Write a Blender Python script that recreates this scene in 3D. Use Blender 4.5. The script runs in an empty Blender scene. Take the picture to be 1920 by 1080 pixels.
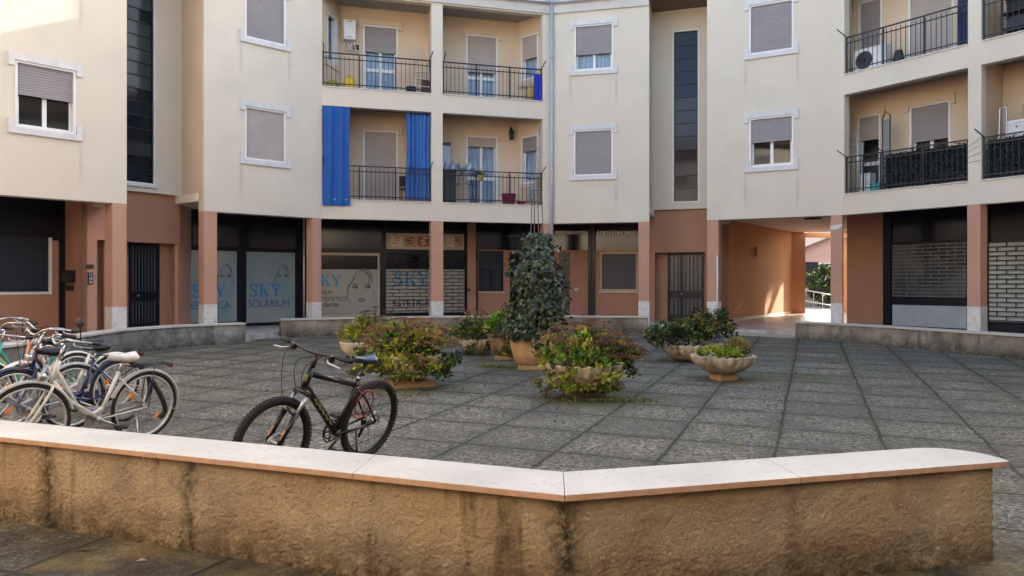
import bpy, math, random
from mathutils import Vector, Matrix, noise
random.seed(7)
PI = math.pi
scene = bpy.context.scene
COL = scene.collection
# ------------------------------------------------------------------ camera
FPX, CX, HY, EYE = 1410.0, 960.0, 528.0, 1.6
cam_d = bpy.data.cameras.new('camera'); cam = bpy.data.objects.new('camera', cam_d); COL.objects.link(cam)
cam.location = (0, 0, EYE); cam.rotation_euler = (PI/2, 0, 0)
cam_d.sensor_width = 36; cam_d.lens = 36*FPX/1920; cam_d.shift_y = -12/1920
cam_d.clip_start = .05; cam_d.clip_end = 3000
scene.camera = cam
# ------------------------------------------------------------------ light
SUN_EL = math.radians(20.9); SUN_AZ = math.atan2(.75, .66)
world = bpy.data.worlds.new('World'); scene.world = world; world.use_nodes = True
wn = world.node_tree.nodes; wl = world.node_tree.links
bg = wn.get('Background'); sky = wn.new('ShaderNodeTexSky'); sky.sky_type = 'NISHITA'
sky.sun_disc = False; sky.sun_elevation = SUN_EL; sky.sun_rotation = SUN_AZ
sky.air_density = 1.0; sky.dust_density = 3.0; sky.ozone_density = 0.6
wl.new(sky.outputs[0], bg.inputs[0]); bg.inputs[1].default_value = .15
sd = bpy.data.lights.new('sun', 'SUN'); sd.energy = 3.5; sd.angle = math.radians(.5); sd.color = (1, .90, .74)
sun = bpy.data.objects.new('sun', sd); COL.objects.link(sun)
sdir = Vector((math.sin(SUN_AZ)*math.cos(SUN_EL), math.cos(SUN_AZ)*math.cos(SUN_EL), math.sin(SUN_EL)))
sun.rotation_euler = sdir.to_track_quat('Z', 'Y').to_euler(); sun.location = (30, 20, 40)
vs = scene.view_settings
vs.view_transform = 'Standard'; vs.look = 'None'; vs.exposure = 2.35; vs.gamma = 1; vs.use_curve_mapping = False
# ------------------------------------------------------------------ materials
def lin(c):
    return tuple(((v/255)/12.92 if v/255 <= .04045 else ((v/255+.055)/1.055)**2.4) for v in c)
MATS = {}
def mat(name, col, rough=.7, metal=0, spec=.5, noise_s=0, noise_a=0, bump=0, bump_s=60, col2=None, s2=3, trans=0, detail=6, lo=.42, hi=.62):
    """procedural material: base colour broken by two noises, plus bump"""
    if name in MATS: return MATS[name]
    m = bpy.data.materials.new(name); m.use_nodes = True; MATS[name] = m
    nt = m.node_tree; N = nt.nodes; L = nt.links; b = N['Principled BSDF']
    b.inputs['Roughness'].default_value = rough; b.inputs['Metallic'].default_value = metal
    b.inputs['Specular IOR Level'].default_value = spec
    b.inputs['Base Color'].default_value = (*col, 1)
    tc = N.new('ShaderNodeTexCoord')
    src = None
    if noise_a:
        n1 = N.new('ShaderNodeTexNoise'); n1.inputs['Scale'].default_value = noise_s or 8; n1.inputs['Detail'].default_value = detail
        L.new(tc.outputs['Object'], n1.inputs['Vector'])
        mx = N.new('ShaderNodeMix'); mx.data_type = 'RGBA'; mx.blend_type = 'MIX'
        rr = N.new('ShaderNodeMapRange'); rr.inputs[1].default_value = .3; rr.inputs[2].default_value = .7
        L.new(n1.outputs['Fac'], rr.inputs[0]); L.new(rr.outputs[0], mx.inputs[0])
        mx.inputs[6].default_value = (*[min(1, c*(1-noise_a)) for c in col], 1)
        mx.inputs[7].default_value = (*[min(1, c*(1+noise_a*.7)) for c in col], 1)
        src = mx.outputs[2]
    if col2:
        n2 = N.new('ShaderNodeTexNoise'); n2.inputs['Scale'].default_value = s2; n2.inputs['Detail'].default_value = 5
        L.new(tc.outputs['Object'], n2.inputs['Vector'])
        rr = N.new('ShaderNodeMapRange'); rr.inputs[1].default_value = lo; rr.inputs[2].default_value = hi
        L.new(n2.outputs['Fac'], rr.inputs[0])
        mx2 = N.new('ShaderNodeMix'); mx2.data_type = 'RGBA'
        L.new(rr.outputs[0], mx2.inputs[0])
        if src: L.new(src, mx2.inputs[6])
        else: mx2.inputs[6].default_value = (*col, 1)
        mx2.inputs[7].default_value = (*col2, 1); src = mx2.outputs[2]
    if src: L.new(src, b.inputs['Base Color'])
    if bump:
        n3 = N.new('ShaderNodeTexNoise'); n3.inputs['Scale'].default_value = bump_s; n3.inputs['Detail'].default_value = 5
        L.new(tc.outputs['Object'], n3.inputs['Vector'])
        bp = N.new('ShaderNodeBump'); bp.inputs['Strength'].default_value = bump; bp.inputs['Distance'].default_value = .01
        L.new(n3.outputs['Fac'], bp.inputs['Height']); L.new(bp.outputs[0], b.inputs['Normal'])
    if trans:
        # thin leaf / cloth: some light passes through
        tr = N.new('ShaderNodeBsdfTranslucent'); ms = N.new('ShaderNodeMixShader'); ms.inputs[0].default_value = trans
        if src: L.new(src, tr.inputs[0])
        else: tr.inputs[0].default_value = (*col, 1)
        L.new(b.outputs[0], ms.inputs[1]); L.new(tr.outputs[0], ms.inputs[2])
        L.new(ms.outputs[0], N['Material Output'].inputs[0])
    return m
def streaky(name, col, dark, amt, sx=3.0, sz=.25, bump=.25, bs=90, rough=.85, patch=None):
    """painted render with faint vertical rain streaks and large soft blotches"""
    m = mat(name, col, rough, noise_s=1.1, noise_a=.07, bump=bump, bump_s=bs, col2=patch, s2=.45)
    N = m.node_tree.nodes; L = m.node_tree.links; b = N['Principled BSDF']
    src = b.inputs['Base Color'].links[0].from_socket
    tc = N.new('ShaderNodeTexCoord'); mp = N.new('ShaderNodeMapping'); mp.inputs['Scale'].default_value = (sx, sx, sz)
    L.new(tc.outputs['Object'], mp.inputs[0])
    n = N.new('ShaderNodeTexNoise'); n.inputs['Scale'].default_value = 1.6; n.inputs['Detail'].default_value = 8; n.inputs['Roughness'].default_value = .65
    L.new(mp.outputs[0], n.inputs['Vector'])
    rr = N.new('ShaderNodeMapRange'); rr.inputs[1].default_value = .52; rr.inputs[2].default_value = .78; rr.inputs[4].default_value = amt
    L.new(n.outputs['Fac'], rr.inputs[0])
    mx = N.new('ShaderNodeMix'); mx.data_type = 'RGBA'; L.new(rr.outputs[0], mx.inputs[0])
    L.new(src, mx.inputs[6]); mx.inputs[7].default_value = (*dark, 1); L.new(mx.outputs[2], b.inputs['Base Color'])
    return m
cream = streaky('cream_render', (.60, .545, .450), (.45, .40, .33), .13, patch=(.61, .53, .435))
peach = streaky('peach_render', (.60, .47, .34), (.42, .32, .23), .2)
brick = streaky('terracotta_render', (.36, .185, .115), (.22, .11, .07), .3)
brickp = streaky('terracotta_pillar', (.46, .255, .175), (.32, .18, .12), .25)
orange = streaky('orange_render', (.56, .285, .145), (.40, .20, .11), .35)
trimw = mat('white_trim', (.56, .545, .54), .6, noise_s=6, noise_a=.10, bump=.1)
fascia = mat('fascia_paint', (.50, .46, .42), .6, noise_s=3, noise_a=.08)
marble = mat('grey_marble', (.58, .565, .53), .45, noise_s=7, noise_a=.12, col2=(.36, .35, .34), s2=11, bump=.08, lo=.55, hi=.75)
framew = mat('white_frame', (.68, .67, .66), .45, noise_s=5, noise_a=.05)
navy = mat('navy_metal', (.0030, .0040, .0115), .35, 0, .35, noise_s=5, noise_a=.3)
navy2 = mat('dark_transom', (.0060, .0075, .0120), .14, 0, .5, noise_s=1.4, noise_a=.6)
shut = mat('grey_shutter', (.265, .240, .243), .55, noise_s=2, noise_a=.08)
shutl = mat('pale_shutter', (.40, .345, .31), .55, noise_s=2, noise_a=.08)
shutd = mat('navy_shutter', (.009, .012, .023), .45, noise_s=2, noise_a=.2)
shutp = mat('plum_shutter', (.040, .037, .050), .5, noise_s=2, noise_a=.1)
blackm = mat('black_metal', (.0045, .0045, .0055), .45, noise_s=20, noise_a=.3)
steel = mat('steel', (.45, .45, .46), .35, .9, noise_s=20, noise_a=.15)
alu = mat('aluminium', (.62, .60, .58), .42, .6, noise_s=20, noise_a=.15)
zinc = mat('zinc_pipe', (.40, .42, .46), .5, .2, noise_s=4, noise_a=.1)
curt = mat('net_curtain', (.52, .60, .70), .9, noise_s=3, noise_a=.08)
film = mat('frosted_film', (.33, .33, .285), .22, spec=.5, noise_s=.9, noise_a=.14)
filmb = mat('film_blue_reflection', (.31, .32, .28), .20, spec=.5, noise_s=.9, noise_a=.14, col2=(.19, .275, .32), s2=.8)  # film tint with bluish glass reflections painted in
beige = mat('beige_frame', (.42, .33, .23), .5, noise_s=6, noise_a=.1)
inkb = mat('blue_ink', (.020, .19, .46), .4, noise_s=4, noise_a=.1); inkn = mat('deep_blue_ink', (.012, .075, .27), .4, noise_s=4, noise_a=.1)
inkd = mat('navy_ink', (.012, .022, .085), .4, noise_s=4, noise_a=.1)
inkk = mat('dark_ink', (.018, .016, .016), .45, noise_s=4, noise_a=.1)
palec = mat('pale_ceiling', (.74, .64, .52), .7, noise_s=2, noise_a=.06)
floor_m = mat('arcade_paving', (.50, .45, .41), .35, noise_s=9, noise_a=.18, col2=(.30, .25, .23), s2=2.5, bump=.05)
rooft = mat('roof_tile', (.20, .13, .10), .85, noise_s=12, noise_a=.3, bump=.5, bump_s=14)
conc = mat('concrete', (.30, .29, .27), .85, noise_s=9, noise_a=.15, bump=.2)
inner = mat('room_plaster', (.30, .28, .26), .9, noise_s=2, noise_a=.1)
def glass_mat(name, tint=(.75, .82, .9), refl=.0):
    m = bpy.data.materials.new(name); m.use_nodes = True; MATS[name] = m
    N = m.node_tree.nodes; L = m.node_tree.links; N.remove(N['Principled BSDF'])
    t = N.new('ShaderNodeBsdfTransparent'); t.inputs[0].default_value = (*tint, 1)
    g = N.new('ShaderNodeBsdfGlossy'); g.inputs['Roughness'].default_value = .03
    nz = N.new('ShaderNodeTexNoise'); nz.inputs['Scale'].default_value = .7
    tc = N.new('ShaderNodeTexCoord'); L.new(tc.outputs['Object'], nz.inputs['Vector'])
    bp = N.new('ShaderNodeBump'); bp.inputs['Strength'].default_value = .04; bp.inputs['Distance'].default_value = .05
    L.new(nz.outputs['Fac'], bp.inputs['Height']); L.new(bp.outputs[0], g.inputs['Normal'])
    lw = N.new('ShaderNodeFresnel'); lw.inputs['IOR'].default_value = 1.5
    ad = N.new('ShaderNodeMath'); ad.operation = 'ADD'; ad.inputs[1].default_value = refl; ad.use_clamp = True
    L.new(lw.outputs[0], ad.inputs[0])
    ms = N.new('ShaderNodeMixShader'); L.new(ad.outputs[0], ms.inputs[0]); L.new(t.outputs[0], ms.inputs[1]); L.new(g.outputs[0], ms.inputs[2])
    L.new(ms.outputs[0], N['Material Output'].inputs[0])
    return m
glass = glass_mat('window_glass')
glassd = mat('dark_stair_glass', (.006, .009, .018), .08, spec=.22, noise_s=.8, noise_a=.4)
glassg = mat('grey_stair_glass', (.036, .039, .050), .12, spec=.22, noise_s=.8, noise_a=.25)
# ------------------------------------------------------------------ mesh helpers
BASE = {}
class MB:
    def __init__(s): s.v = []; s.f = []; s.m = []; s.sm = []
    def add(s, vs, fs, m=0, smooth=False):
        o = len(s.v); s.v += [Vector(v) for v in vs]
        for f in fs: s.f.append([i+o for i in f]); s.m.append(m); s.sm.append(smooth)
        return s
    def quad(s, a, b, c, d, m=0): return s.add([a, b, c, d], [(0, 1, 2, 3)], m)
    def hexa(s, p, m=0):     # p: 8 points, bottom ring then top ring
        return s.add(p, [(3, 2, 1, 0), (4, 5, 6, 7), (0, 1, 5, 4), (1, 2, 6, 5), (2, 3, 7, 6), (3, 0, 4, 7)], m)
    def box(s, x0, x1, y0, y1, z0, z1, m=0):
        return s.hexa([(x0, y0, z0), (x1, y0, z0), (x1, y1, z0), (x0, y1, z0), (x0, y0, z1), (x1, y0, z1), (x1, y1, z1), (x0, y1, z1)], m)
    def fbox(s, F, u0, u1, d0, d1, z0, z1, m=0):
        P = F.P
        return s.hexa([P(u0, d0, z0), P(u1, d0, z0), P(u1, d1, z0), P(u0, d1, z0), P(u0, d0, z1), P(u1, d0, z1), P(u1, d1, z1), P(u0, d1, z1)], m)
    def bar(s, a, b, w, h, m=0, up=(0, 0, 1)):
        a = Vector(a); b = Vector(b); t = (b-a).normalized(); up = Vector(up)
        if abs(t.dot(up)) > .98: up = Vector((0, 1, 0))
        r = t.cross(up).normalized()*w/2; q = r.cross(t).normalized()*h/2
        return s.hexa([a-r-q, b-r-q, b+r-q, a+r-q, a-r+q, b-r+q, b+r+q, a+r+q], m)
    def tube(s, pts, r, n=8, m=0, closed=False, flat=1.0):
        pts = [Vector(p) for p in pts]; k = len(pts)
        rs = r if isinstance(r, (list, tuple)) else [r]*k
        vs = []; prev = None
        for i, p in enumerate(pts):
            if closed: t = pts[(i+1) % k]-pts[i-1]
            else: t = pts[min(i+1, k-1)]-pts[max(i-1, 0)]
            t.normalize()
            if prev is None:
                a = Vector((0, 0, 1)) if abs(t.z) < .9 else Vector((1, 0, 0))
                nrm = (a - t*a.dot(t)).normalized()
            else: nrm = (prev - t*prev.dot(t)).normalized()
            prev = nrm; bn = t.cross(nrm)
            for j in range(n):
                an = 2*PI*j/n; vs.append(p + (nrm*math.cos(an)+bn*math.sin(an)*flat)*rs[i])
        fs = []
        for i in range(k if closed else k-1):
            for j in range(n):
                i2 = (i+1) % k
                fs.append((i*n+j, i*n+(j+1) % n, i2*n+(j+1) % n, i2*n+j))
        if not closed: fs.append(tuple(reversed(range(n)))); fs.append(tuple((k-1)*n+j for j in range(n)))
        return s.add(vs, fs, m, True)
    def lathe(s, prof, c=(0, 0, 0), n=32, m=0, mod=None, caps=True):
        vs = []; fs = []; k = len(prof)
        for i, (r, z) in enumerate(prof):
            for j in range(n):
                a = 2*PI*j/n; rr = r*(mod(a, i) if mod else 1)
                vs.append((c[0]+rr*math.cos(a), c[1]+rr*math.sin(a), c[2]+z))
        for i in range(k-1):
            for j in range(n): fs.append((i*n+j, i*n+(j+1) % n, (i+1)*n+(j+1) % n, (i+1)*n+j))
        if caps: fs.append(tuple(reversed(range(n)))); fs.append(tuple((k-1)*n+j for j in range(n)))
        return s.add(vs, fs, m, True)
    def prism(s, poly, ext, m=0):
        k = len(poly); e = Vector(ext); vs = [Vector(p) for p in poly]; vs += [v+e for v in vs]
        fs = [tuple(reversed(range(k))), tuple(range(k, 2*k))]+[(i, (i+1) % k, (i+1) % k+k, i+k) for i in range(k)]
        return s.add(vs, fs, m)
    def xf(s, M): s.v = [M @ v for v in s.v]; return s
    def build(s, name, mats, parent=None, base=None):
        if not isinstance(mats, (list, tuple)): mats = [mats]
        me = bpy.data.meshes.new(name)
        b = Vector(base) if base is not None else (BASE.get(parent, Vector((0, 0, 0))) if parent else Vector((0, 0, 0)))
        me.from_pydata([v-b for v in s.v], [], s.f)
        for mm in mats: me.materials.append(mm)
        me.polygons.foreach_set('material_index', s.m); me.polygons.foreach_set('use_smooth', s.sm)
        me.update()
        o = bpy.data.objects.new(name, me); COL.objects.link(o)
        if parent: o.parent = parent; BASE[o] = BASE.get(parent, Vector((0, 0, 0)))
        elif base is not None: o.location = base
        return o
def recalc(o):
    import bmesh
    bm = bmesh.new(); bm.from_mesh(o.data); bmesh.ops.recalc_face_normals(bm, faces=bm.faces); bm.to_mesh(o.data); bm.free(); return o
def tag(o, label, cat, group=None):
    o['label'] = label; o['category'] = cat
    if group: o['group'] = group
    return o
def struct(o): o['kind'] = 'structure'; return o
def thing(name, label, cat, loc=(0, 0, 0), group=None, rot=None):
    """Empty at the base; children are built in world coordinates unless rot is given (then local)."""
    o = bpy.data.objects.new(name, None); COL.objects.link(o); o.location = loc; o.empty_display_size = .2
    if rot is not None: o.rotation_euler = rot; BASE[o] = Vector((0, 0, 0))
    else: BASE[o] = Vector(loc)
    return tag(o, label, cat, group)
class Face:
    """a vertical wall plane in plan from p to q (left to right as seen from the court); d runs inwards"""
    def __init__(s, p, q):
        s.o = Vector((p[0], p[1])); e = Vector((q[0], q[1]))-s.o; s.L = e.length; s.u = e/s.L; s.n = Vector((-s.u.y, s.u.x))
    def P(s, u, d, z): p = s.o+s.u*u+s.n*d; return Vector((p.x, p.y, z))
    def U(s, px, d=0):
        k = (px-CX)/FPX; o = s.o+s.n*d
        return (k*o.y-o.x)/(s.u.x-k*s.u.y)
    def Z(s, px, py, d=0):
        p = s.P(s.U(px, d), d, 0); return EYE+(HY-py)/FPX*p.y
def gz(x, y): return .01*max(-30, min(21, y))
def gp(px, py):            # a point of the sloping court seen at a pixel
    Y = FPX*EYE/(py-(HY-14.1)); return Vector(((px-CX)/FPX*Y, Y, gz(0, Y)))
def wall_holes(mb, F, u0, u1, z0, z1, d0, d1, holes, m=0, ends=True):
    us = sorted({u0, u1, *[h[0] for h in holes], *[h[1] for h in holes]}); zs = sorted({z0, z1, *[h[2] for h in holes], *[h[3] for h in holes]})
    us = [u for u in us if u0-1e-6 <= u <= u1+1e-6]; zs = [z for z in zs if z0-1e-6 <= z <= z1+1e-6]
    def inh(u, z): return any(h[0] < u < h[1] and h[2] < z < h[3] for h in holes)
    P = F.P
    for i in range(len(us)-1):
        for j in range(len(zs)-1):
            a, b, c, e = us[i], us[i+1], zs[j], zs[j+1]
            if inh((a+b)/2, (c+e)/2): continue
            mb.quad(P(a, d0, c), P(b, d0, c), P(b, d0, e), P(a, d0, e), m)
            mb.quad(P(a, d1, c), P(a, d1, e), P(b, d1, e), P(b, d1, c), m)
    for (a, b, c, e) in holes:
        a_, b_, c_, e_ = max(a, u0), min(b, u1), max(c, z0), min(e, z1)
        if e < z1: mb.quad(P(a_, d0, e_), P(b_, d0, e_), P(b_, d1, e_), P(a_, d1, e_), m)
        if c > z0: mb.quad(P(a_, d0, c_), P(a_, d1, c_), P(b_, d1, c_), P(b_, d0, c_), m)
        if a > u0: mb.quad(P(a_, d0, c_), P(a_, d0, e_), P(a_, d1, e_), P(a_, d1, c_), m)
        if b < u1: mb.quad(P(b_, d0, c_), P(b_, d1, c_), P(b_, d1, e_), P(b_, d0, e_), m)
    if ends:
        def strip(z, flip):
            for i in range(len(us)-1):
                a, b = us[i], us[i+1]
                if inh((a+b)/2, z0+1e-4 if z == z0 else z1-1e-4): continue
                mb.quad(P(a, d0, z), P(b, d0, z), P(b, d1, z), P(a, d1, z), m)
        strip(z0, 0); strip(z1, 1)
        for u in (u0, u1):
            for j in range(len(zs)-1):
                mid = (zs[j]+zs[j+1])/2
                if inh(u+1e-4 if u == u0 else u-1e-4, mid): continue
                mb.quad(P(u, d0, zs[j]), P(u, d1, zs[j]), P(u, d1, zs[j+1]), P(u, d0, zs[j+1]), m)
    return mb
def slats(mb, F, u0, u1, d, z0, z1, pitch=.052, dep=.012, m=0):
    n = max(1, int(round((z1-z0)/pitch))); p = (z1-z0)/n; P = F.P
    for i in range(n):
        a = z0+i*p; b = a+p
        mb.quad(P(u0, d+dep, a), P(u1, d+dep, a), P(u1, d, a+p*.18), P(u0, d, a+p*.18), m)
        mb.quad(P(u0, d, a+p*.18), P(u1, d, a+p*.18), P(u1, d+.002, b-p*.1), P(u0, d+.002, b-p*.1), m)
        mb.quad(P(u0, d+.002, b-p*.1), P(u1, d+.002, b-p*.1), P(u1, d+dep, b), P(u0, d+dep, b), m)
    return mb
def text_part(parent, txt, F, u, z, d, h, material, width=None, name='lettering', bold=0):
    cu = bpy.data.curves.new('t', 'FONT'); cu.body = txt; cu.size = 1; cu.offset = bold; cu.extrude = .0
    to = bpy.data.objects.new('t', cu); COL.objects.link(to)
    dg = bpy.context.evaluated_depsgraph_get(); dg.update()
    me = bpy.data.meshes.new_from_object(to.evaluated_get(dg))
    bpy.data.objects.remove(to); bpy.data.curves.remove(cu)
    xs = [v.co.x for v in me.vertices]; ys = [v.co.y for v in me.vertices]
    x0, x1, y0, y1 = min(xs), max(xs), min(ys), max(ys)
    sy = h/(y1-y0); sx = width/(x1-x0) if width else sy
    b = BASE.get(parent, Vector((0, 0, 0)))
    for v in me.vertices:
        v.co = F.P(u+(v.co.x-x0)*sx, d, z+(v.co.y-y0)*sy)-b
    me.materials.clear(); me.materials.append(material); me.name = name
    o = bpy.data.objects.new(name, me); COL.objects.link(o); o.parent = parent; BASE[o] = b
    return o
def ribbon(mb, F, pts, w, d, m=0):
    """flat brush stroke on a wall plane; pts = (u, z)"""
    k = len(pts); L = []; R = []
    for i, p in enumerate(pts):
        q0 = pts[max(0, i-1)]; q1 = pts[min(k-1, i+1)]
        t = Vector((q1[0]-q0[0], q1[1]-q0[1])).normalized(); nn = Vector((-t.y, t.x))*w/2*(.35+.65*math.sin(PI*(i+.5)/k))
        L.append(F.P(p[0]+nn.x, d, p[1]+nn.y)); R.append(F.P(p[0]-nn.x, d, p[1]-nn.y))
    for i in range(k-1): mb.quad(R[i], R[i+1], L[i+1], L[i], m)
def smooth_curve(pts, n=6):
    out = []
    P = [Vector(p) for p in pts]
    for i in range(len(P)-1):
        p0 = P[max(0, i-1)]; p1 = P[i]; p2 = P[i+1]; p3 = P[min(len(P)-1, i+2)]
        for k in range(n):
            t = k/n
            out.append(.5*((2*p1)+(p2-p0)*t+(2*p0-5*p1+4*p2-p3)*t*t+(3*p1-p0-3*p2+p3)*t**3))
    out.append(P[-1]); return out
# ------------------------------------------------------------------ levels
ZA, ZB, ZC = .32, 3.32, 3.58
S1, T1, S2, T2, EB, ET = 3.84, 6.41, 6.92, 9.49, 9.53, 9.82
pts = dict( A1=(-8.54, 16.67), B0=(-7.50, 18.30), C0=(-5.19, 20.50), D0=(1.15, 22.32), D1=(3.94, 21.61), E1=(5.47, 21.09), G0=(8.52, 19.42), G1=(14.28, 11.05), H0=(14.3, 6.0), H1=(10.5, -2.0), I0=(-8.3, -2.0), I1=(-11.6, 6.2), A=(-11.55, 13.28))
FA = Face(pts['A'], pts['A1']); FRA = Face(pts['A1'], pts['B0']); FB = Face(pts['B0'], pts['C0']); FC = Face(pts['C0'], pts['D0'])
FD = Face(pts['D0'], pts['D1']); FE = Face(pts['D1'], pts['E1']); FF = Face(pts['E1'], pts['G0']); FG = Face(pts['G0'], pts['G1'])
FI = Face(pts['G1'], pts['H0']); FJ = Face(pts['H0'], pts['H1']); FH = Face(pts['H1'], pts['I0']); FK = Face(pts['I0'], pts['I1']); FM = Face(pts['I1'], pts['A'])
RING = [FA, FRA, FB, FC, FD, FE, FF, FG, FI, FJ, FH, FK, FM]; NR = len(RING)
RP = [FA.o]+[f.o+f.u*f.L for f in RING]
def off(i, d):
    i %= NR
    n = (RING[i-1].n+RING[i].n).normalized(); c = n.dot(RING[i].n)
    return RP[i]+n*(d/c)
# ------------------------------------------------------------------ ground
gm = bpy.data.materials.new('court_paving'); gm.use_nodes = True
def paving(m):
    nt = m.node_tree; N = nt.nodes; L = nt.links; b = N['Principled BSDF']; b.inputs['Roughness'].default_value = .8; b.inputs['Specular IOR Level'].default_value = .35
    def math_(op, a, bb=None, c=None):
        n = N.new('ShaderNodeMath'); n.operation = op
        for i, x in enumerate((a, bb, c)):
            if x is None: continue
            if isinstance(x, (int, float)): n.inputs[i].default_value = x
            else: L.new(x, n.inputs[i])
        return n.outputs[0]
    def noi(scale, det=4, rough=.5, vec=None):
        n = N.new('ShaderNodeTexNoise'); n.inputs['Scale'].default_value = scale; n.inputs['Detail'].default_value = det; n.inputs['Roughness'].default_value = rough
        L.new(vec or tc.outputs['Object'], n.inputs['Vector']); return n.outputs['Fac']
    def rng(x, a, c, lo=0, hi=1):
        n = N.new('ShaderNodeMapRange'); n.inputs[1].default_value = a; n.inputs[2].default_value = c; n.inputs[3].default_value = lo; n.inputs[4].default_value = hi
        L.new(x, n.inputs[0]); return n.outputs[0]
    def mix(f, a, c):
        n = N.new('ShaderNodeMix'); n.data_type = 'RGBA'
        if isinstance(f, (int, float)): n.inputs[0].default_value = f
        else: L.new(f, n.inputs[0])
        for i, x in ((6, a), (7, c)):
            if isinstance(x, tuple): n.inputs[i].default_value = (*x, 1)
            else: L.new(x, n.inputs[i])
        return n.outputs[2]
    tc = N.new('ShaderNodeTexCoord'); sp = N.new('ShaderNodeSeparateXYZ'); L.new(tc.outputs['Object'], sp.inputs[0])
    X, Y = sp.outputs[0], sp.outputs[1]
    w1 = math_('MULTIPLY', math_('SUBTRACT', noi(2.2, 3), .5), .06)
    w2 = math_('MULTIPLY', math_('SUBTRACT', noi(9, 3), .5), .025)
    wob = math_('ADD', w1, w2)
    S = .92
    c = math_('ADD', math_('SUBTRACT', math_('MULTIPLY', X, .929), math_('MULTIPLY', Y, .37)), wob)
    r = math_('ADD', math_('ADD', math_('MULTIPLY', X, .37), math_('MULTIPLY', Y, .929)), wob)
    cs = math_('DIVIDE', math_('SUBTRACT', c, .624), S); rs = math_('DIVIDE', math_('SUBTRACT', r, 7.346), S)
    fc = math_('FRACT', cs); fr = math_('FRACT', rs)
    ec = math_('MINIMUM', fc, math_('SUBTRACT', 1, fc)); er = math_('MINIMUM', fr, math_('SUBTRACT', 1, fr))
    e = math_('MULTIPLY', math_('MINIMUM', math_('MULTIPLY', ec, .95), math_('MULTIPLY', er, .80)), S)          # metres to the nearest joint
    joint = rng(math_('ADD', e, math_('MULTIPLY', math_('SUBTRACT', noi(35, 4, .7), .5), .016)), .007, .020, 1, 0)
    soft = rng(e, .0, .20, 1, 0)
    cmb = N.new('ShaderNodeCombineXYZ'); L.new(math_('FLOOR', cs), cmb.inputs[0]); L.new(math_('FLOOR', rs), cmb.inputs[1])
    wh = N.new('ShaderNodeTexWhiteNoise'); wh.noise_dimensions = '2D'; L.new(cmb.outputs[0], wh.inputs['Vector'])
    # exposed-aggregate slab: pale and dark pebbles in grey cement
    vo = N.new('ShaderNodeTexVoronoi'); vo.inputs['Scale'].default_value = 52; L.new(tc.outputs['Object'], vo.inputs['Vector'])
    pv = N.new('ShaderNodeSeparateColor'); L.new(vo.outputs['Color'], pv.inputs[0])
    peb = rng(pv.outputs[0], .25, .95, 0, 1)
    cold = mix(peb, (.030, .028, .022), (.37, .345, .262))
    cold = mix(math_('MULTIPLY', rng(noi(22, 6, .7), .48, .66), .6), cold, (.215, .203, .158))
    cold = mix(math_('MULTIPLY', rng(noi(14, 6, .75), .48, .62), .75), cold, (.028, .026, .019))
    tile = mix(math_('MULTIPLY', wh.outputs['Value'], .50), cold, (.070, .066, .052))
    # lichen / damp blotches
    tile = mix(math_('MULTIPLY', rng(noi(.9, 6, .65), .46, .66), .6), tile, (.060, .057, .050))
    tile = mix(math_('MULTIPLY', rng(noi(1.7, 5, .7), .58, .70), .45), tile, (.165, .148, .080))
    # moss: a mossy strip near the front bench and beside the planters, in patches
    q1 = math_('SUBTRACT', math_('ADD', Y, math_('MULTIPLY', X, .373)), 3.61); q2 = math_('SUBTRACT', Y, math_('ADD', math_('MULTIPLY', X, .264), 3.455))
    front = rng(math_('MINIMUM', q1, q2), .45, .12, 0, 1)
    mossn = rng(noi(2.6, 6, .7), .40, .60)
    near = math_('MULTIPLY', front, math_('ADD', .62, math_('MULTIPLY', mossn, .38)))
    dx = math_('SUBTRACT', X, .9); near2 = 1.0
    tile = mix(math_('MULTIPLY', math_('MULTIPLY', near, near2), .92), tile, mix(rng(noi(1.9, 6, .7), .44, .62), (.028, .018, .007), (.145, .098, .026)))
    spots = None
    for (px_, py_, rad) in PLANT_SPOTS:
        ddx = math_('SUBTRACT', X, px_); ddy = math_('SUBTRACT', Y, py_)
        dist = math_('SQRT', math_('ADD', math_('MULTIPLY', ddx, ddx), math_('MULTIPLY', ddy, ddy)))
        s_ = rng(dist, rad*.55, rad*1.25, 1, 0); spots = s_ if spots is None else math_('MAXIMUM', spots, s_)
    tile = mix(math_('MULTIPLY', spots, rng(noi(3.5, 6, .7), .36, .62, .25, .95)), tile, (.070, .078, .026))
    jcol = mix(rng(noi(3, 4), .45, .62), (.016, .016, .015), (.030, .036, .012))
    out = mix(math_('MULTIPLY', soft, rng(noi(4, 6, .75), .36, .6, .08, .65)), tile, (.034, .033, .022))
    out = mix(joint, out, jcol)
    L.new(out, b.inputs['Base Color'])
    h = math_('ADD', math_('MULTIPLY', joint, -1.6), math_('ADD', math_('MULTIPLY', vo.outputs['Distance'], -.55), math_('MULTIPLY', noi(30, 5, .7), .5)))
    h = math_('ADD', h, math_('MULTIPLY', wh.outputs['Value'], .5))
    bp = N.new('ShaderNodeBump'); bp.inputs['Strength'].default_value = .55; bp.inputs['Distance'].default_value = .012
    L.new(h, bp.inputs['Height']); L.new(bp.outputs[0], b.inputs['Normal'])
PLANT_SPOTS = [(-1.35, 10.75, .75), (1.2, 9.75, .85), (.25, 12.8, .7), (3.6, 11.5, .75), (-.3, 13.4, .6), (4.6, 11.6, .5)]
paving(gm)
g = MB()
ys = [-400, -30, 0, 21, 60, 900]; xs = [-700, -60, 0, 60, 700]
for i in range(len(xs)-1):
    for j in range(len(ys)-1):
        g.quad(*[(x, y, gz(x, y)) for x, y in ((xs[i], ys[j]), (xs[i+1], ys[j]), (xs[i+1], ys[j+1]), (xs[i], ys[j+1]))])
struct(g.build('ground', gm))
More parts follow.
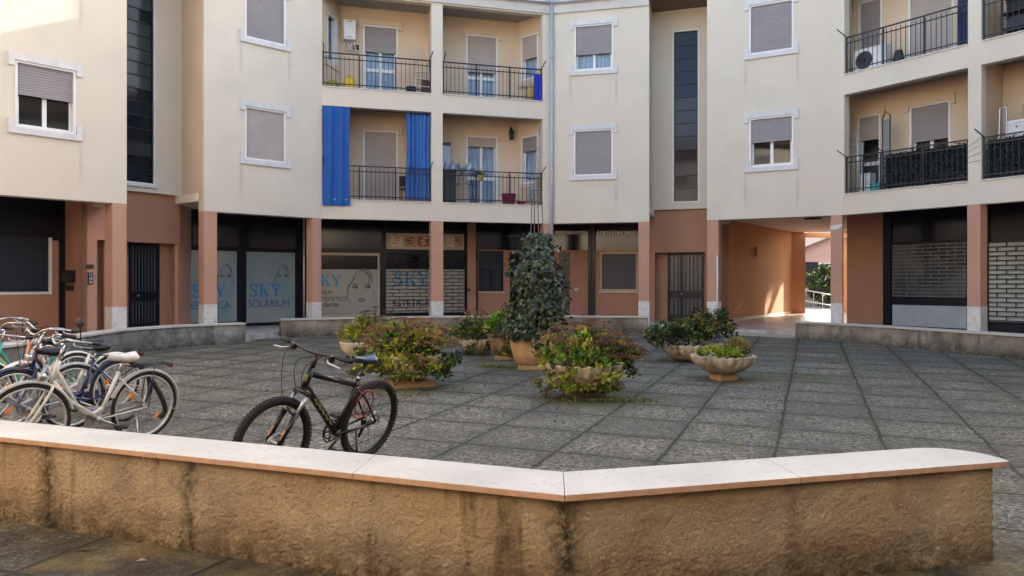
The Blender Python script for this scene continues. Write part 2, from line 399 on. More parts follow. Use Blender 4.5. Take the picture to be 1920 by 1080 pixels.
# raised arcade floor with a low step in front of the gaps
edge = [(-7.95, 4.4), (-7.95, 12.8), (-8.05, 15.3), (-7.45, 16.75), (-6.25, 17.65), (-5.9, 19.15), (-4.1, 20.15), (-2.0, 20.8), (1.0, 21.1), (3.7, 20.65), (5.6, 20.45), (7.25, 19.15), (8.62, 17.0), (9.83, 14.1), (11.0, 11), (11.2, 5)]
fl = MB(); poly = [(x, y, -.3) for x, y in edge]+[(60, 5, -.3), (60, 36, -.3), (-60, 36, -.3), (-60, 4.4, -.3)]
fl.prism(poly, (0, 0, ZA+.3))
struct(recalc(fl.build('arcade_floor', floor_m)))
st = MB(); st.prism([(3.75, 20.3, -.2), (5.45, 19.95, -.2), (7.05, 18.75, -.2), (7.2, 19.2, -.2), (5.6, 20.5, -.2), (3.75, 20.75, -.2)], (0, 0, .43))
struct(recalc(st.build('step', conc)))
st = MB(); st.prism([(-6.5, 17.5, -.2), (-5.75, 18.75, -.2), (-5.9, 19.2, -.2), (-6.3, 17.7, -.2)], (0, 0, .41))
struct(recalc(st.build('step', conc)))
# ------------------------------------------------------------------ the building
bld = thing('apartment_building', 'cream and terracotta apartment building with balconies and shop arcade curving round the paved court', 'building', (0, 22, ZA))
def wpart(name, mb, m, parent=None, **k): return mb.build(name, m, parent or bld)
def FRc(F, px0, px1, py0, py1, d):
    u0, u1 = F.U(px0, d), F.U(px1, d); pm = (px0+px1)/2
    return u0, u1, F.Z(pm, py1, d), F.Z(pm, py0, d)
W1, W2 = (4.70, 6.05), (7.78, 9.13)
def window(F, u0, u1, z0, z1, d=0, drop=1.0, sm=None, curtain=False, surround=True, sill=True, trim=None, sm_trim=-.04, split=True, dark=False, fw=.045, rec=.10):
    sm = sm or shut
    f = MB()
    f.fbox(F, u0, u0+fw, d-.012, d+rec, z0, z1); f.fbox(F, u1-fw, u1, d-.012, d+rec, z0, z1)
    f.fbox(F, u0+fw, u1-fw, d-.010, d+rec, z1-fw, z1); f.fbox(F, u0+fw, u1-fw, d-.010, d+rec, z0, z0+fw)
    w = f.build('window', framew, bld)
    a, b, c, e = u0+fw, u1-fw, z0+fw, z1-fw
    zb = e-(e-c)*drop
    if drop > 0:
        s = MB(); slats(s, F, a, b, d+.035, zb, e)
        s.fbox(F, a+.005, b-.005, d+.03, d+.055, zb-.035 if drop < 1 else zb, zb if drop < 1 else zb+.03)
        s.build('shutter', sm, w)
    if drop < 1:
        g_ = MB(); g_.quad(F.P(a, d+rec+.03, c), F.P(b, d+rec+.03, c), F.P(b, d+rec+.03, e), F.P(a, d+rec+.03, e)); g_.build('pane', glass, w)
        s = MB(); t = .05; mid = (a+b)/2
        for x0, x1 in ((a, a+t), (b-t, b), (mid-t*.8, mid+t*.8)) if split else ((a, a+t), (b-t, b)):
            s.fbox(F, x0, x1, d+rec+.008, d+rec+.05, c, e)
        for q0, q1 in (((a+t, mid-t*.8), (mid+t*.8, b-t)) if split else ((a+t, b-t),)):
            s.fbox(F, q0, q1, d+rec+.012, d+rec+.05, c, c+t)
        if z1-z0 > 2:
            for q0, q1 in (((a+t, mid-t*.8), (mid+t*.8, b-t)) if split else ((a+t, b-t),)): s.fbox(F, q0, q1, d+rec+.012, d+rec+.05, c+.80, c+.90)
        s.build('sash', framew, w)
        if curtain:
            cu = MB(); n = 60
            for i in range(n):
                q0, q1 = a+(b-a)*i/n, a+(b-a)*(i+1)/n
                dd = lambda q: d+rec+.10+.022*math.sin(q*42)+.012*math.sin(q*97+1)
                cu.add([F.P(q0, dd(q0), c), F.P(q1, dd(q1), c), F.P(q1, dd(q1), e), F.P(q0, dd(q0), e)], [(0, 1, 2, 3)], 0, True)
            cu.build('curtain', curt, w)
        bk = MB(); bk.quad(F.P(a-.4, d+1.0, c-.4), F.P(b+.4, d+1.0, c-.4), F.P(b+.4, d+1.0, e+.2), F.P(a-.4, d+1.0, e+.2)); bk.build('room', inner, w)
    if surround:
        tm = trim or trimw; q = sm_trim; o = .125; h = .155; ear = .12; wd = .115
        l = MB(); l.fbox(F, u0-o, u1+o, d+q, d+.02, z1, z1+h); l.fbox(F, u0-o, u0-o+wd, d+q, d+.02, z1-ear, z1); l.fbox(F, u1+o-wd, u1+o, d+q, d+.02, z1-ear, z1)
        l.build('lintel', tm, w)
        if sill:
            l = MB(); l.fbox(F, u0-o, u1+o, d+q-.01, d+.02, z0-h*.8, z0); l.fbox(F, u0-o, u0-o+wd, d+q, d+.02, z0, z0+ear*1.5); l.fbox(F, u1+o-wd, u1+o, d+q, d+.02, z0, z0+ear*1.5)
            l.build('sill', tm, w)
    return w
def hole(F, px0, px1, zz, d=0): return (F.U(px0, d), F.U(px1, d), zz[0], zz[1])
# --- solid blocks A, B, D, F with their windows
TH = .33
def block(F, u0, u1, wins):
    wall_holes(mb_ := MB(), F, u0, u1, ZB, EB if F not in (FF, FA, FB) else ET, 0, TH, [h for h, _ in wins])
    wpart('wall', mb_, cream)
    for h, kw in wins: window(F, *h, **kw)
block(FA, 0, FA.L, [(hole(FA, 28, 142, W1), dict(drop=.47)), (hole(FA, 28, 142, W2), dict(drop=.6))])
for F, us in ((FI, [2.0]), (FJ, [2.2]), (FH, [2, 5.5, 9.2, 13, 16.5]), (FK, [2.2]), (FM, [1.8, 4.8])): block(F, 0, F.L, [((u, u+1.1, *W), dict(drop=1)) for u in us for W in (W1, W2)])
block(FB, 0, FB.L, [(hole(FB, 459, 536, W1), dict(drop=1, sm=shutl)), (hole(FB, 459, 536, W2), dict(drop=1))])
block(FD, 0, FD.L, [(hole(FD, 1076, 1149, W1), dict(drop=1)), (hole(FD, 1077, 1150, W2), dict(drop=.62, curtain=True))])
block(FF, 0, FF.L, [(hole(FF, 1405, 1488, W1), dict(drop=.47)), (hole(FF, 1405, 1488, W2), dict(drop=1, sm=shut))])
# --- side walls and stair recesses
Q = FRA.P(FRA.U(341, 1.3), 1.3, 0); FBs = Face((Q.x, Q.y), pts['B0'])
wall_holes(mb := MB(), FBs, -.1, FBs.L-.02, ZC, ET, .003, .25, []); wpart('wall', mb, peach)
wall_holes(mb := MB(), Face(pts['A1'], FA.P(FA.L, 1.7, 0).xy), .02, 1.7, ZB, ET, .003, .25, []); wpart('wall', mb, cream)
zb_, us0, us1 = FRA.Z(290, 348, 1.3), FRA.U(230, 1.3), FRA.U(291, 1.3)
ua, ub = FRA.U(200, 1.3), FRA.U(341, 1.3)
wall_holes(mb := MB(), FRA, ua, ub, 3.79, ET, 1.3, 1.5, [(us0, us1, zb_, 9.6)]); wpart('wall', mb, cream)
def stair_window(F, u0, u1, z0, z1, d, reflection_pattern):
    f = MB(); t = .04
    f.fbox(F, u0, u0+t, d-.015, d+.10, z0, z1); f.fbox(F, u1-t, u1, d-.015, d+.10, z0, z1); f.fbox(F, u0+t, u1-t, d-.013, d+.10, z0, z0+t); f.fbox(F, u0+t, u1-t, d-.013, d+.10, z1-t, z1)
    w = f.build('stair_window', framew, bld)
    n = len(reflection_pattern); h = (z1-z0-2*t)/n; k = MB()
    k.fbox(F, u0+t, u0+t+.03, d+.03, d+.09, z0+t, z1-t); k.fbox(F, u1-t-.03, u1-t, d+.03, d+.09, z0+t, z1-t)
    for i in range(n+1): k.fbox(F, u0+t+.03, u1-t-.03, d+.035, d+.09, max(z0+t, z0+t+i*h-.014), min(z1-t, z0+t+i*h+.014))
    k.build('glazing_bars', navy, w)
    for i, c in enumerate(reflection_pattern):
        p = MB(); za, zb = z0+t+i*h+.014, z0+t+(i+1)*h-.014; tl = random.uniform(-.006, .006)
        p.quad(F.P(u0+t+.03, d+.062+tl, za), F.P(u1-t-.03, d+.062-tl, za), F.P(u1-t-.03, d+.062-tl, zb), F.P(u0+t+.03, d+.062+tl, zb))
        p.build('pane', glassg if c == 'g' else glassd, w)  # grey and dark panes imitate reflections, panel by panel
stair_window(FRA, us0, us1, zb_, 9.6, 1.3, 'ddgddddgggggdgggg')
f = MB(); f.fbox(FRA, us0-.05, us1+.06, 1.24, 1.32, zb_-.07, zb_-.002); wpart('sill', f, trimw)
def entrance(F, ua, ub, z1, d, niche, doorpx, nz, name_leaf):
    """terracotta wall with a niche holding a barred metal door"""
    n0, n1 = niche
    wall_holes(mb := MB(), F, ua, ub, ZA, z1, d, d+.12, [(n0, n1, ZA-.01, nz)]); wpart('wall', mb, brick)
    dn = d+.34; p0, p1 = doorpx
    for a_, b_ in ((n0, p0), (p1, n1)):
        if b_-a_ > .02: mb = MB(); mb.fbox(F, a_-(.05 if a_ == n0 else 0), b_+(.05 if b_ == n1 else 0), dn, dn+.1, ZA, nz+.06); wpart('wall', mb, brick)
    mb = MB(); mb.fbox(F, n0-.1, n1+.1, d+.12, dn+.2, nz, nz+.1); mb.fbox(F, n0-.1, n0, d+.12, dn, ZA, nz); mb.fbox(F, n1, n1+.1, d+.12, dn, ZA, nz); wpart('wall', mb, brick)
    w = p1-p0; H = nz-ZA; k = MB(); t = .075
    k.fbox(F, p0, p0+t, dn-.03, dn+.05, ZA, nz); k.fbox(F, p1-t, p1, dn-.03, dn+.05, ZA, nz); k.fbox(F, p0+t, p1-t, dn-.03, dn+.05, nz-t, nz); k.fbox(F, p0+t, p1-t, dn-.03, dn+.05, ZA, ZA+.26)
    k.fbox(F, p0+t, p1-t, dn-.028, dn+.05, ZA+H*.36, ZA+H*.46)
    if name_leaf == 2: k.fbox(F, p0+w*.34, p0+w*.43, dn-.026, dn+.05, ZA+.26, nz-t)
    dr = k.build('door', navy, bld)
    k = MB(); nb = 8
    for i in range(1, nb): u = p0+t+(w-2*t)*i/nb; k.fbox(F, u-.013, u+.013, dn-.02, dn+.0, ZA+.26, nz-t)
    k.build('bars', navy, dr)
    g_ = MB(); g_.quad(F.P(p0+t, dn+.02, ZA+.2), F.P(p1-t, dn+.02, ZA+.2), F.P(p1-t, dn+.02, nz-t), F.P(p0+t, dn+.02, nz-t))
    g_.build('pane', doorg, dr)
    hd = MB(); c = F.P(p0+(w*.39 if name_leaf == 2 else w*.27), dn-.05, ZA+H*.415)
    hd.lathe([(.002, -.028), (.02, -.022), (.028, 0), (.02, .022), (.002, .028)], c, 12); hd.tube([c, c-Vector((*(-F.n*.06), 0))], .009, 8); hd.build('handle', steel, dr)
    return dr
doorg = mat('smoked_door_glass', (.085, .085, .088), .25, spec=.5, noise_s=2, noise_a=.15)
nzA = FRA.Z(300, 456, 1.42)
entrance(FRA, FRA.U(195, 1.42), FRA.U(337, 1.42), 3.86, 1.42, (FRA.U(236, 1.42), FRA.U(335, 1.42)), (FRA.U(241, 1.76), FRA.U(298, 1.76)), nzA, 1)
R = FRA.P(FRA.U(337, 1.42), 1.42, 0); S_ = FB.P(FB.U(358.6, 2.4), 2.4, 0); FL = Face((R.x, R.y), (S_.x, S_.y))
wall_holes(mb := MB(), FL, 0, FL.L, ZA, ZC, 0.002, .12, []); wpart('wall', mb, brickp)
# E recess
Q2 = FD.P(FD.L, 1.45, 0); FDs = Face(pts['D1'], (Q2.x, Q2.y))
wall_holes(mb := MB(), FDs, 0.02, FDs.L+.1, ZC, ET, .003, .25, []); wpart('wall', mb, cream)
wall_holes(mb := MB(), Face(FF.P(0, 1.7, 0).xy, pts['E1']), 0, 1.68, ZB, ET, .003, .25, []); wpart('wall', mb, cream)
dE = 1.42; ua, ub = FE.U(1212, dE), FE.U(1352, dE)
eh = (FE.U(1261, dE), FE.U(1311, dE), FE.Z(1286, 380, dE), FE.Z(1286, 56, dE))
wall_holes(mb := MB(), FE, ua, ub, 3.79, ET, dE, dE+.2, [eh]); wpart('wall', mb, cream)
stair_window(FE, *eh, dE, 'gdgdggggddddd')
nzE = FE.Z(1280, 473, dE+.1)
entrance(FE, FE.U(1208, dE+.1), FE.U(1345, dE+.1), 3.86, dE+.1, (FE.U(1228, dE+.1), FE.U(1323, dE+.1)), (FE.U(1252, dE+.44), FE.U(1320, dE+.44)), nzE, 2)
mb = MB(); mb.fbox(FE, FE.U(1208, .9), FE.U(1330, .9), .55, dE+.6, ZA-.05, ZA+.035); wpart('doorstep', mb, marble)
# --- balcony fronts C and G: a frame of beams and columns
cb = [(FC.U(604, 0), FC.U(809, 0)), (FC.U(830, 0), FC.U(1017.5, 0))]; gb = [(FG.U(1583, 0), FG.U(1815, 0)), (FG.U(1840, 0), FG.L-.5)]
for F, bays, top in ((FC, cb, EB), (FG, gb, ET)):
    wall_holes(mb := MB(), F, 0, F.L, ZB, top, 0, .22, [(a, b, z0, z1) for a, b in bays for z0, z1 in ((S1, T1), (S2, T2))]); wpart('wall', mb, cream)
    for z in (S1, S2):
        mb = MB()
        for a, b in bays: mb.fbox(F, a+.003, b-.003, -.03, .26, z-.002, z+.022)
        wpart('balcony_sill', mb, marble)
    for z in (S1, S2, 9.95):
        mb = MB(); mb.fbox(F, .02, F.L-.02, .222, 1.9, z-.32, z-.01); wpart('balcony_slab', mb, conc)
DB = 1.25
def back_wall(F, u0, u1, wins, d=DB):
    wall_holes(mb := MB(), F, u0, u1, S1-.05, ET, d, d+.2, [h for h, _ in wins]); wpart('wall', mb, peach)
    for h, kw in wins: window(F, *h, d=d, **kw)
DZ1, DZ2 = (S1+.03, 6.06), (S2+.03, 9.14)
dk = dict(sill=False, trim=peach, sm_trim=-.045)
uc0, uc1 = FC.U(639, DB), FC.U(970, DB)
back_wall(FC, uc0, uc1, [
    ((FC.U(681, DB), FC.U(746, DB), *DZ1), dict(drop=1, sm=shutl, **dk)), ((FC.U(681, DB), FC.U(746, DB), *DZ2), dict(drop=.33, curtain=True, **dk)),
    ((FC.U(874, DB), FC.U(933, DB), *DZ1), dict(drop=.12, sm=shutl, curtain=True, **dk)), ((FC.U(874, DB), FC.U(933, DB), *DZ2), dict(drop=.5, sm=shutl, curtain=True, **dk))])
a = FC.P(.03, .22, 0); b = FC.P(uc0, DB, 0); FCl = Face((a.x, a.y), (b.x, b.y))
wz2 = (S2+.85, 9.14); wz1 = (S1+.85, 6.06)
hl = (FCl.U(598, 0), FCl.U(630, 0))
def angled(F, wins):
    wall_holes(mb := MB(), F, 0, F.L, S1-.05, ET, 0, .15, [h for h, _ in wins]); wpart('wall', mb, peach)
    for h, kw in wins: window(F, *h, **kw)
angled(FCl, [((.25*FCl.L, .78*FCl.L, *wz2), dict(drop=0, split=False, curtain=True, trim=peach, sm_trim=-.025)), ((.25*FCl.L, .78*FCl.L, *wz1), dict(drop=.5, split=False, trim=peach, sm_trim=-.025))])
a = FC.P(uc1, DB, 0); b = FC.P(FC.U(1022, .22), .222, 0); FCr = Face((a.x, a.y), (b.x, b.y))
hr = (FCr.U(977, 0), FCr.U(1009, 0))
angled(FCr, [((*hr, *wz2), dict(drop=.5, sm=shutl, split=False, curtain=True, trim=peach, sm_trim=-.025)), ((*hr, S1+.75, 6.06), dict(drop=.28, split=False, curtain=True, trim=peach, sm_trim=-.025))])
um = FC.U(819.5, 0)
mb = MB(); mb.fbox(FC, um-.06, um+.06, .225, DB-.003, S1-.05, T2+.2); wpart('wall', mb, peach)
ug0 = FG.U(1598, DB)
back_wall(FG, ug0, FG.L-.05, [
    ((FG.U(1608, DB), FG.U(1651, DB), *DZ1), dict(drop=.28, sm=shutl, split=False, **dk)), ((FG.U(1706, DB), FG.U(1782, DB), *DZ1), dict(drop=.40, **dk)),
    ((FG.U(1610, DB), FG.U(1654, DB), *DZ2), dict(drop=1, **dk)), ((FG.U(1704, DB), FG.U(1788, DB), *DZ2), dict(drop=1, sm=shutl, **dk)),
    ((FG.L-2.6, FG.L-1.5, *DZ1), dict(drop=.6, **dk)), ((FG.L-2.6, FG.L-1.5, *DZ2), dict(drop=.6, **dk))])
a = FG.P(.03, .222, 0); b = FG.P(ug0, DB, 0)
wall_holes(mb := MB(), Face((a.x, a.y), (b.x, b.y)), 0, (b.xy-a.xy).length, S1-.05, ET, 0, .15, []); wpart('wall', mb, cream)
um = (gb[0][1]+gb[1][0])/2
mb = MB(); mb.fbox(FG, um-.06, um+.06, .225, DB-.003, S1-.05, T2+.2); wpart('wall', mb, peach)
# --- railings
def railing(F, u0, u1, z, d=.06, arms=(True, True), lines=True):
    k = MB(); H = .94
    k.fbox(F, u0, u1, d-.02, d+.02, z+H-.018, z+H+.012); k.fbox(F, u0, u1, d-.012, d+.012, z+H-.16, z+H-.135); k.fbox(F, u0, u1, d-.012, d+.012, z+.09, z+.115)
    n = int((u1-u0)/.118)
    npost = 3 if u1-u0 > 2.6 else 2
    for i in range(1, n): u = u0+(u1-u0)*i/n; k.fbox(F, u-.0065, u+.0065, d-.0065, d+.0065, z+.04, z+H-.06)
    for i in range(npost+1): u = u0+(u1-u0)*i/npost; u = min(max(u, u0+.02), u1-.02); k.fbox(F, u-.016, u+.016, d-.0161, d+.0161, z+.02, z+H-.018)
    r = k.build('railing', blackm, bld)
    for e, sgn in ((u0+.03, -1), (u1-.03, 1)):
        if (sgn < 0 and arms[0]) or (sgn > 0 and arms[1]):
            t = MB(); t.tube([F.P(e, d, z+H), F.P(e+.02*sgn, d-.42, z+H+.14)], .014, 6); t.build('clothesline_arm', blackm, r)
    if arms[0] and arms[1] and lines:
        for q in (.12, .26, .4):
            t = MB(); n = 10; pp = []
            for i in range(n+1): s = i/n; pp.append(F.P(u0+.03+(u1-u0-.06)*s, d-q, z+H+q*.33-.05*4*s*(1-s)))
            t.tube(pp, .0022, 4); t.build('clothesline', alu, r)
    return r
for a, b in cb:
    railing(FC, a+.01, b-.01, S1+.02, lines=a > 2); railing(FC, a+.01, b-.01, S2+.02)
usplit = FG.U(1654, .06)
railing(FG, gb[0][0]+.01, gb[0][1]-.01, S2+.02, arms=(True, False)); railing(FG, gb[1][0]+.01, gb[1][1]-.01, S2+.02, arms=(False, False))
railing(FG, gb[0][0]+.01, usplit-.02, S1+.02, arms=(True, False)); railing(FG, usplit, gb[0][1]-.01, S1+.02, arms=(True, False)); railing(FG, gb[1][0]+.01, gb[1][1]-.01, S1+.02, arms=(True, False))
DS0 = 2.4
def ringseg(i, d0, d1, z0, z1):
    a, b, c, e = off(i, d0), off(i+1, d0), off(i+1, d1), off(i, d1)
    return MB().hexa([(*a, z0), (*b, z0), (*c, z0), (*e, z0), (*a, z1), (*b, z1), (*c, z1), (*e, z1)])
# --- arcade pillars with marble plinths
def pillar(F, px0, px1, dep=TH, m=None, side=0):
    u0, u1 = F.U(px0, .003), F.U(px1, .003)
    k = MB(); k.fbox(F, u0, u1, .004, dep, ZA+.72, ZB if dep <= TH else ZC); p = k.build('pillar', m or brickp, bld)
    k = MB(); k.fbox(F, u0-.004, u1+.004, 0, dep+.004, ZA-.02, ZA+.72); k.build('plinth', marble, p); return p
uA = FA.L
k = MB(); k.fbox(FA, FA.U(211, 0), uA-.003, .004, TH+.1, ZA+.72, ZB); p = k.build('pillar', brickp, bld); k = MB(); k.fbox(FA, FA.U(211, 0)-.004, uA, 0, TH+.104, ZA-.02, ZA+.72); k.build('plinth', marble, p)
k = MB(); k.fbox(FB, .003, FB.U(407, 0), .004, TH, ZA+.72, ZB); p = k.build('pillar', brickp, bld); k = MB(); k.fbox(FB, 0, FB.U(407, 0)+.004, 0, TH+.004, ZA-.02, ZA+.72); k.build('plinth', marble, p)
k = MB(); k.fbox(FB, FB.U(586, 0), FB.L-.01, .004, TH, ZA+.72, ZB); p = k.build('pillar', brickp, bld); k = MB(); k.fbox(FB, FB.U(586, 0)-.004, FB.L-.006, 0, TH+.004, ZA-.02, ZA+.72); k.build('plinth', marble, p)
pillar(FC, 808.5, 831); pillar(FC, 1019, 1036); pillar(FD, 1197, 1217.5)
k = MB(); k.fbox(FF, .003, FF.U(1347, 0), .004, TH, ZA+.72, ZB); p = k.build('pillar', brickp, bld); k = MB(); k.fbox(FF, 0, FF.U(1347, 0)+.004, 0, TH+.004, ZA-.02, ZA+.72); k.build('plinth', marble, p)
pillar(FF, 1557.5, 1579.5, dep=.3); pillar(FG, 1813.5, 1838); 
for F, u in ((FG, FG.L-.35), (FI, FI.L-.35), (FH, 7.2), (FH, 13.6), (FH, .1), (FH, FH.L-.5), (FK, 2.4), (FM, .1), (FM, 3.4)): k = MB(); k.fbox(F, u, u+.34, .004, TH, ZA+.72, ZB); p = k.build('pillar', brickp, bld); k = MB(); k.fbox(F, u-.004, u+.344, 0, TH+.004, -.1, ZA+.72); k.build('plinth', marble, p)
for i, d in ((8, DS0), (9, DS0), (10, 3.2), (11, DS0), (12, DS0)): wpart('wall', ringseg(i, d, d+.15, -.1, ZC), brick)
# --- arcade ceilings, floors, back wall, roof
for i in range(NR):
    if i not in (1, 5): wpart('ceiling', ringseg(i, TH+.002, 2.6 if i != 10 else 4.6, ZC+.002, ZC+.2), palec)
    wpart('floor_slab', ringseg(i, 2.35 if i not in (6,) else 2.6, 11, ZC+.01 if i == 6 else ZC+.05, ZC+.22), palec)
    wpart('floor_slab', ringseg(i, 1.95, 11, T1+.2, T1+.4), conc)
    wpart('back_wall', ringseg(i, 10.9, 11.1, ZC if i in (6, 5, 7) else -.1, ET), cream)
    wpart('roof', MB().hexa([(*off(i, -.06 if i not in (1, 5) else -.06), ET+.005), (*off(i+1, -.06), ET+.005), (*off(i+1, 5.5), ET+.006), (*off(i, 5.5), ET+.006), (*off(i, -.06), ET+.26), (*off(i+1, -.06), ET+.26), (*off(i+1, 5.5), 11.95), (*off(i, 5.5), 11.95)]), rooft)
    wpart('roof', MB().hexa([(*off(i, 5.5), ET+.006), (*off(i+1, 5.5), ET+.006), (*off(i+1, 11.5), ET+.005), (*off(i, 11.5), ET+.005), (*off(i, 5.5), 11.95), (*off(i+1, 5.5), 11.95), (*off(i+1, 11.5), ET+.09), (*off(i, 11.5), ET+.09)]), rooft)
for F in (FC, FD):
    mb = MB(); mb.fbox(F, -.0, F.L+.0, -.05, .3, EB, ET); mb.fbox(F, 0, F.L, -.075, -.05, ET-.05, ET); wpart('fascia', mb, fascia)
# gutter along the eaves of C and D and the grey downpipe between them
gut = MB()
for F in (FC, FD): gut.tube([F.P(0, -.10, ET+.03), F.P(F.L, -.10, ET+.03)], .06, 8)
wpart('gutter', gut, zinc)
dp = Vector((*FC.P(FC.L, -.09, 0).xy, 0)); pp = MB(); pp.tube([dp+Vector((0, 0, ET)), dp+Vector((0, 0, ZA))], .048, 12)
for z in (1.2, 3.5, 5.0, 6.6, 8.2): pp.tube([dp+Vector((0, 0, z)), dp+Vector((0, 0, z+.05))], .058, 12)
wpart('downpipe', pp, zinc)
# --- ground-floor walls and shop fronts
def panel(name, F, px0, px1, py0, py1, d, m, parent=None, th=.05):
    u0, u1, z0, z1 = FRc(F, px0, px1, py0, py1, d)
    k = MB(); k.fbox(F, u0, u1, d, d+th, max(z0, ZA), min(z1, ZC)); return k.build(name, m, parent or bld)
def bg_wall(F, px0, px1, d, m, z0=ZA, z1=ZC, name='shopfront'):
    k = MB(); k.fbox(F, F.U(px0, d), F.U(px1, d), d, d+.12, z0, z1); return k.build(name, m, bld)
DS = 2.4
def woman(parent, F, u, z, w, d, m, lips=True):
    """line drawing of a woman's face with loose hair"""
    k = MB(); s = w
    def st(ps, wd): ribbon(k, F, [(u+p.x*s, z+p.y*s) for p in smooth_curve([(x, y) for x, y in ps], 5)], wd*s, d)
    st([(.08, -.08), (.02, .10), (.06, .30), (.18, .45), (.28, .60), (.32, .82)], .03)
    st([(.0, .05), (.03, .28), (.12, .38), (.22, .52), (.20, .66)], .025)
    st([(.35, .86), (.52, .98), (.72, .92), (.86, .74), (.90, .5), (.84, .34)], .032)
    st([(.42, .84), (.60, .88), (.76, .76), (.82, .58), (.78, .42), (.88, .20)], .028)
    st([(.50, .90), (.66, .80), (.86, .62), (.98, .30)], .02)
    st([(.88, .25), (1.0, .05), (.98, -.15), (.92, -.28)], .016)
    st([(.0, .1), (.0, -.1), (.06, -.25), (.16, -.30)], .02)
    for ex in (.16, .62):
        st([(ex, .30), (ex+.10, .36), (ex+.24, .33)], .03); st([(ex+.02, .25), (ex+.12, .29), (ex+.22, .25), (ex+.12, .22), (ex+.02, .25)], .045)
    if lips:
        st([(.40, -.22), (.48, -.17), (.53, -.19), (.58, -.17), (.66, -.22)], .035); st([(.40, -.22), (.53, -.28), (.66, -.22)], .04)
    k.build('drawing', m, parent)
def sky_word(parent, F, u, z, h, d, m):
    """S K Y in a slab-serif face"""
    k = MB(); n = [0]
    def rect(x0, x1, y0, y1):
        n[0] += 1; dd = d-.0004*n[0]
        k.quad(*[F.P(u+x*h, dd, z+y*h) for x, y in ((x0, y0), (x1, y0), (x1, y1), (x0, y1))])
    def sl(x0, y0, x1, y1, w):
        n[0] += 1; dd = d-.0004*n[0]
        k.quad(*[F.P(u+x*h, dd, z+y*h) for x, y in ((x0-w, y0), (x0+w, y0), (x1+w, y1), (x1-w, y1))])
    ps = smooth_curve([(.60, .80), (.50, .93), (.33, .97), (.14, .88), (.13, .66), (.34, .53), (.56, .38), (.58, .15), (.36, .03), (.15, .07), (.06, .24)], 6)
    w = .085; n[0] += 1
    for i in range(len(ps)-1):
        t = (ps[i+1]-ps[i]).normalized(); q = Vector((-t.y, t.x)); ww = w*(1.0 if 12 < i < 42 else .75)
        k.quad(*[F.P(u+v.x*h, d-.0004*n[0], z+v.y*h) for v in (ps[i]-q*ww, ps[i+1]-q*ww, ps[i+1]+q*ww, ps[i]+q*ww)])
    rect(.56, .64, .70, .98); rect(.04, .11, .02, .30)
    x = .80; rect(x+.10, x+.28, .0, 1.0); rect(x, x+.38, 0, .07); rect(x, x+.38, .93, 1.0); sl(x+.30, .42, x+.72, .96, .045); sl(x+.42, .56, x+.76, .04, .10); rect(x+.56, x+.90, .93, 1.0); rect(x+.56, x+.94, 0, .07)
    x = 1.76; sl(x+.14, .96, x+.44, .42, .095); sl(x+.48, .42, x+.78, .96, .045); rect(x+.36, x+.54, 0, .48); rect(x, x+.34, .93, 1.0); rect(x+.60, x+.94, .93, 1.0); rect(x+.26, x+.64, 0, .07)
    k.build('lettering', m, parent)
def grille(parent, F, u0, u1, z0, z1, d, m, bw=.42, bh=.105, t=.017):
    k = MB(); n = int(round((z1-z0)/bh)); bh = (z1-z0)/n
    for i in range(n+1): k.fbox(F, u0, u1, d-.012, d+.012, z0+i*bh-t/2, z0+i*bh+t/2)
    for i in range(n):
        u = u0+(bw/2 if i % 2 else bw)
        while u < u1: k.fbox(F, u-t/2, u+t/2, d-.010, d+.010, z0+i*bh+t/2, z0+(i+1)*bh-t/2); u += bw
    return k.build('roller_grille', m, parent)
# B arcade: two film-covered shop windows
sb = bg_wall(FB, 340, 606, DS+.05, navy)
panel('transom', FB, 362, 448, 392, 462, DS+.03, navy2, sb, .03); panel('transom', FB, 458, 556, 402, 466, DS+.03, navy2, sb, .03)
p1 = panel('shop_window', FB, 357, 444, 470, 604, DS, filmb, sb); p2 = panel('shop_window', FB, 463, 553, 473, 604, DS, filmb, sb)
u, _, z, z2 = FRc(FB, 463, 553, 473, 604, DS)
def fpos(F, px, py, d): return F.U(px, d), F.Z(px, py, d)
def writing(parent, txt, F, px0, px1, py0, py1, d, m, bold=.012):
    u0, zz = fpos(F, px0, py1, d); u1, _ = fpos(F, px1, py1, d); h = F.Z((px0+px1)/2, py0, d)-F.Z((px0+px1)/2, py1, d)
    zz = F.Z((px0+px1)/2, py1, d); return text_part(parent, txt, F, u0, zz, d, h, m, width=u1-u0, bold=bold)
def sky_at(parent, F, px0, py0, py1, d, m):
    u0, z0 = fpos(F, px0, py1, d); h = F.Z(px0+20, py0, d)-F.Z(px0+20, py1, d); sky_word(parent, F, u0, F.Z(px0+20, py1, d), h, d, m)
dl = DS-.006
sky_at(p2, FB, 467, 532, 556, dl, inkb); writing(p2, 'SOLARIUM', FB, 466, 542, 562, 576, dl, inkn, 0)
u0, z0 = fpos(FB, 516, 525, dl); woman(p2, FB, u0, z0, .46, dl, inkk, False)
sky_at(p1, FB, 360, 534, 558, dl, inkb); writing(p1, 'ESTETICA', FB, 358, 432, 565, 579, dl, inkn, 0)
u0, z0 = fpos(FB, 407, 526, dl); woman(p1, FB, u0, z0, .46, dl, inkk, False)
k = MB(); u0 = FB.U(570, DS-.2)
k.tube([FB.P(u0, DS-.2, ZC), FB.P(u0, DS-.2, ZA)], .03, 8); k.build('conduit', alu, bld)
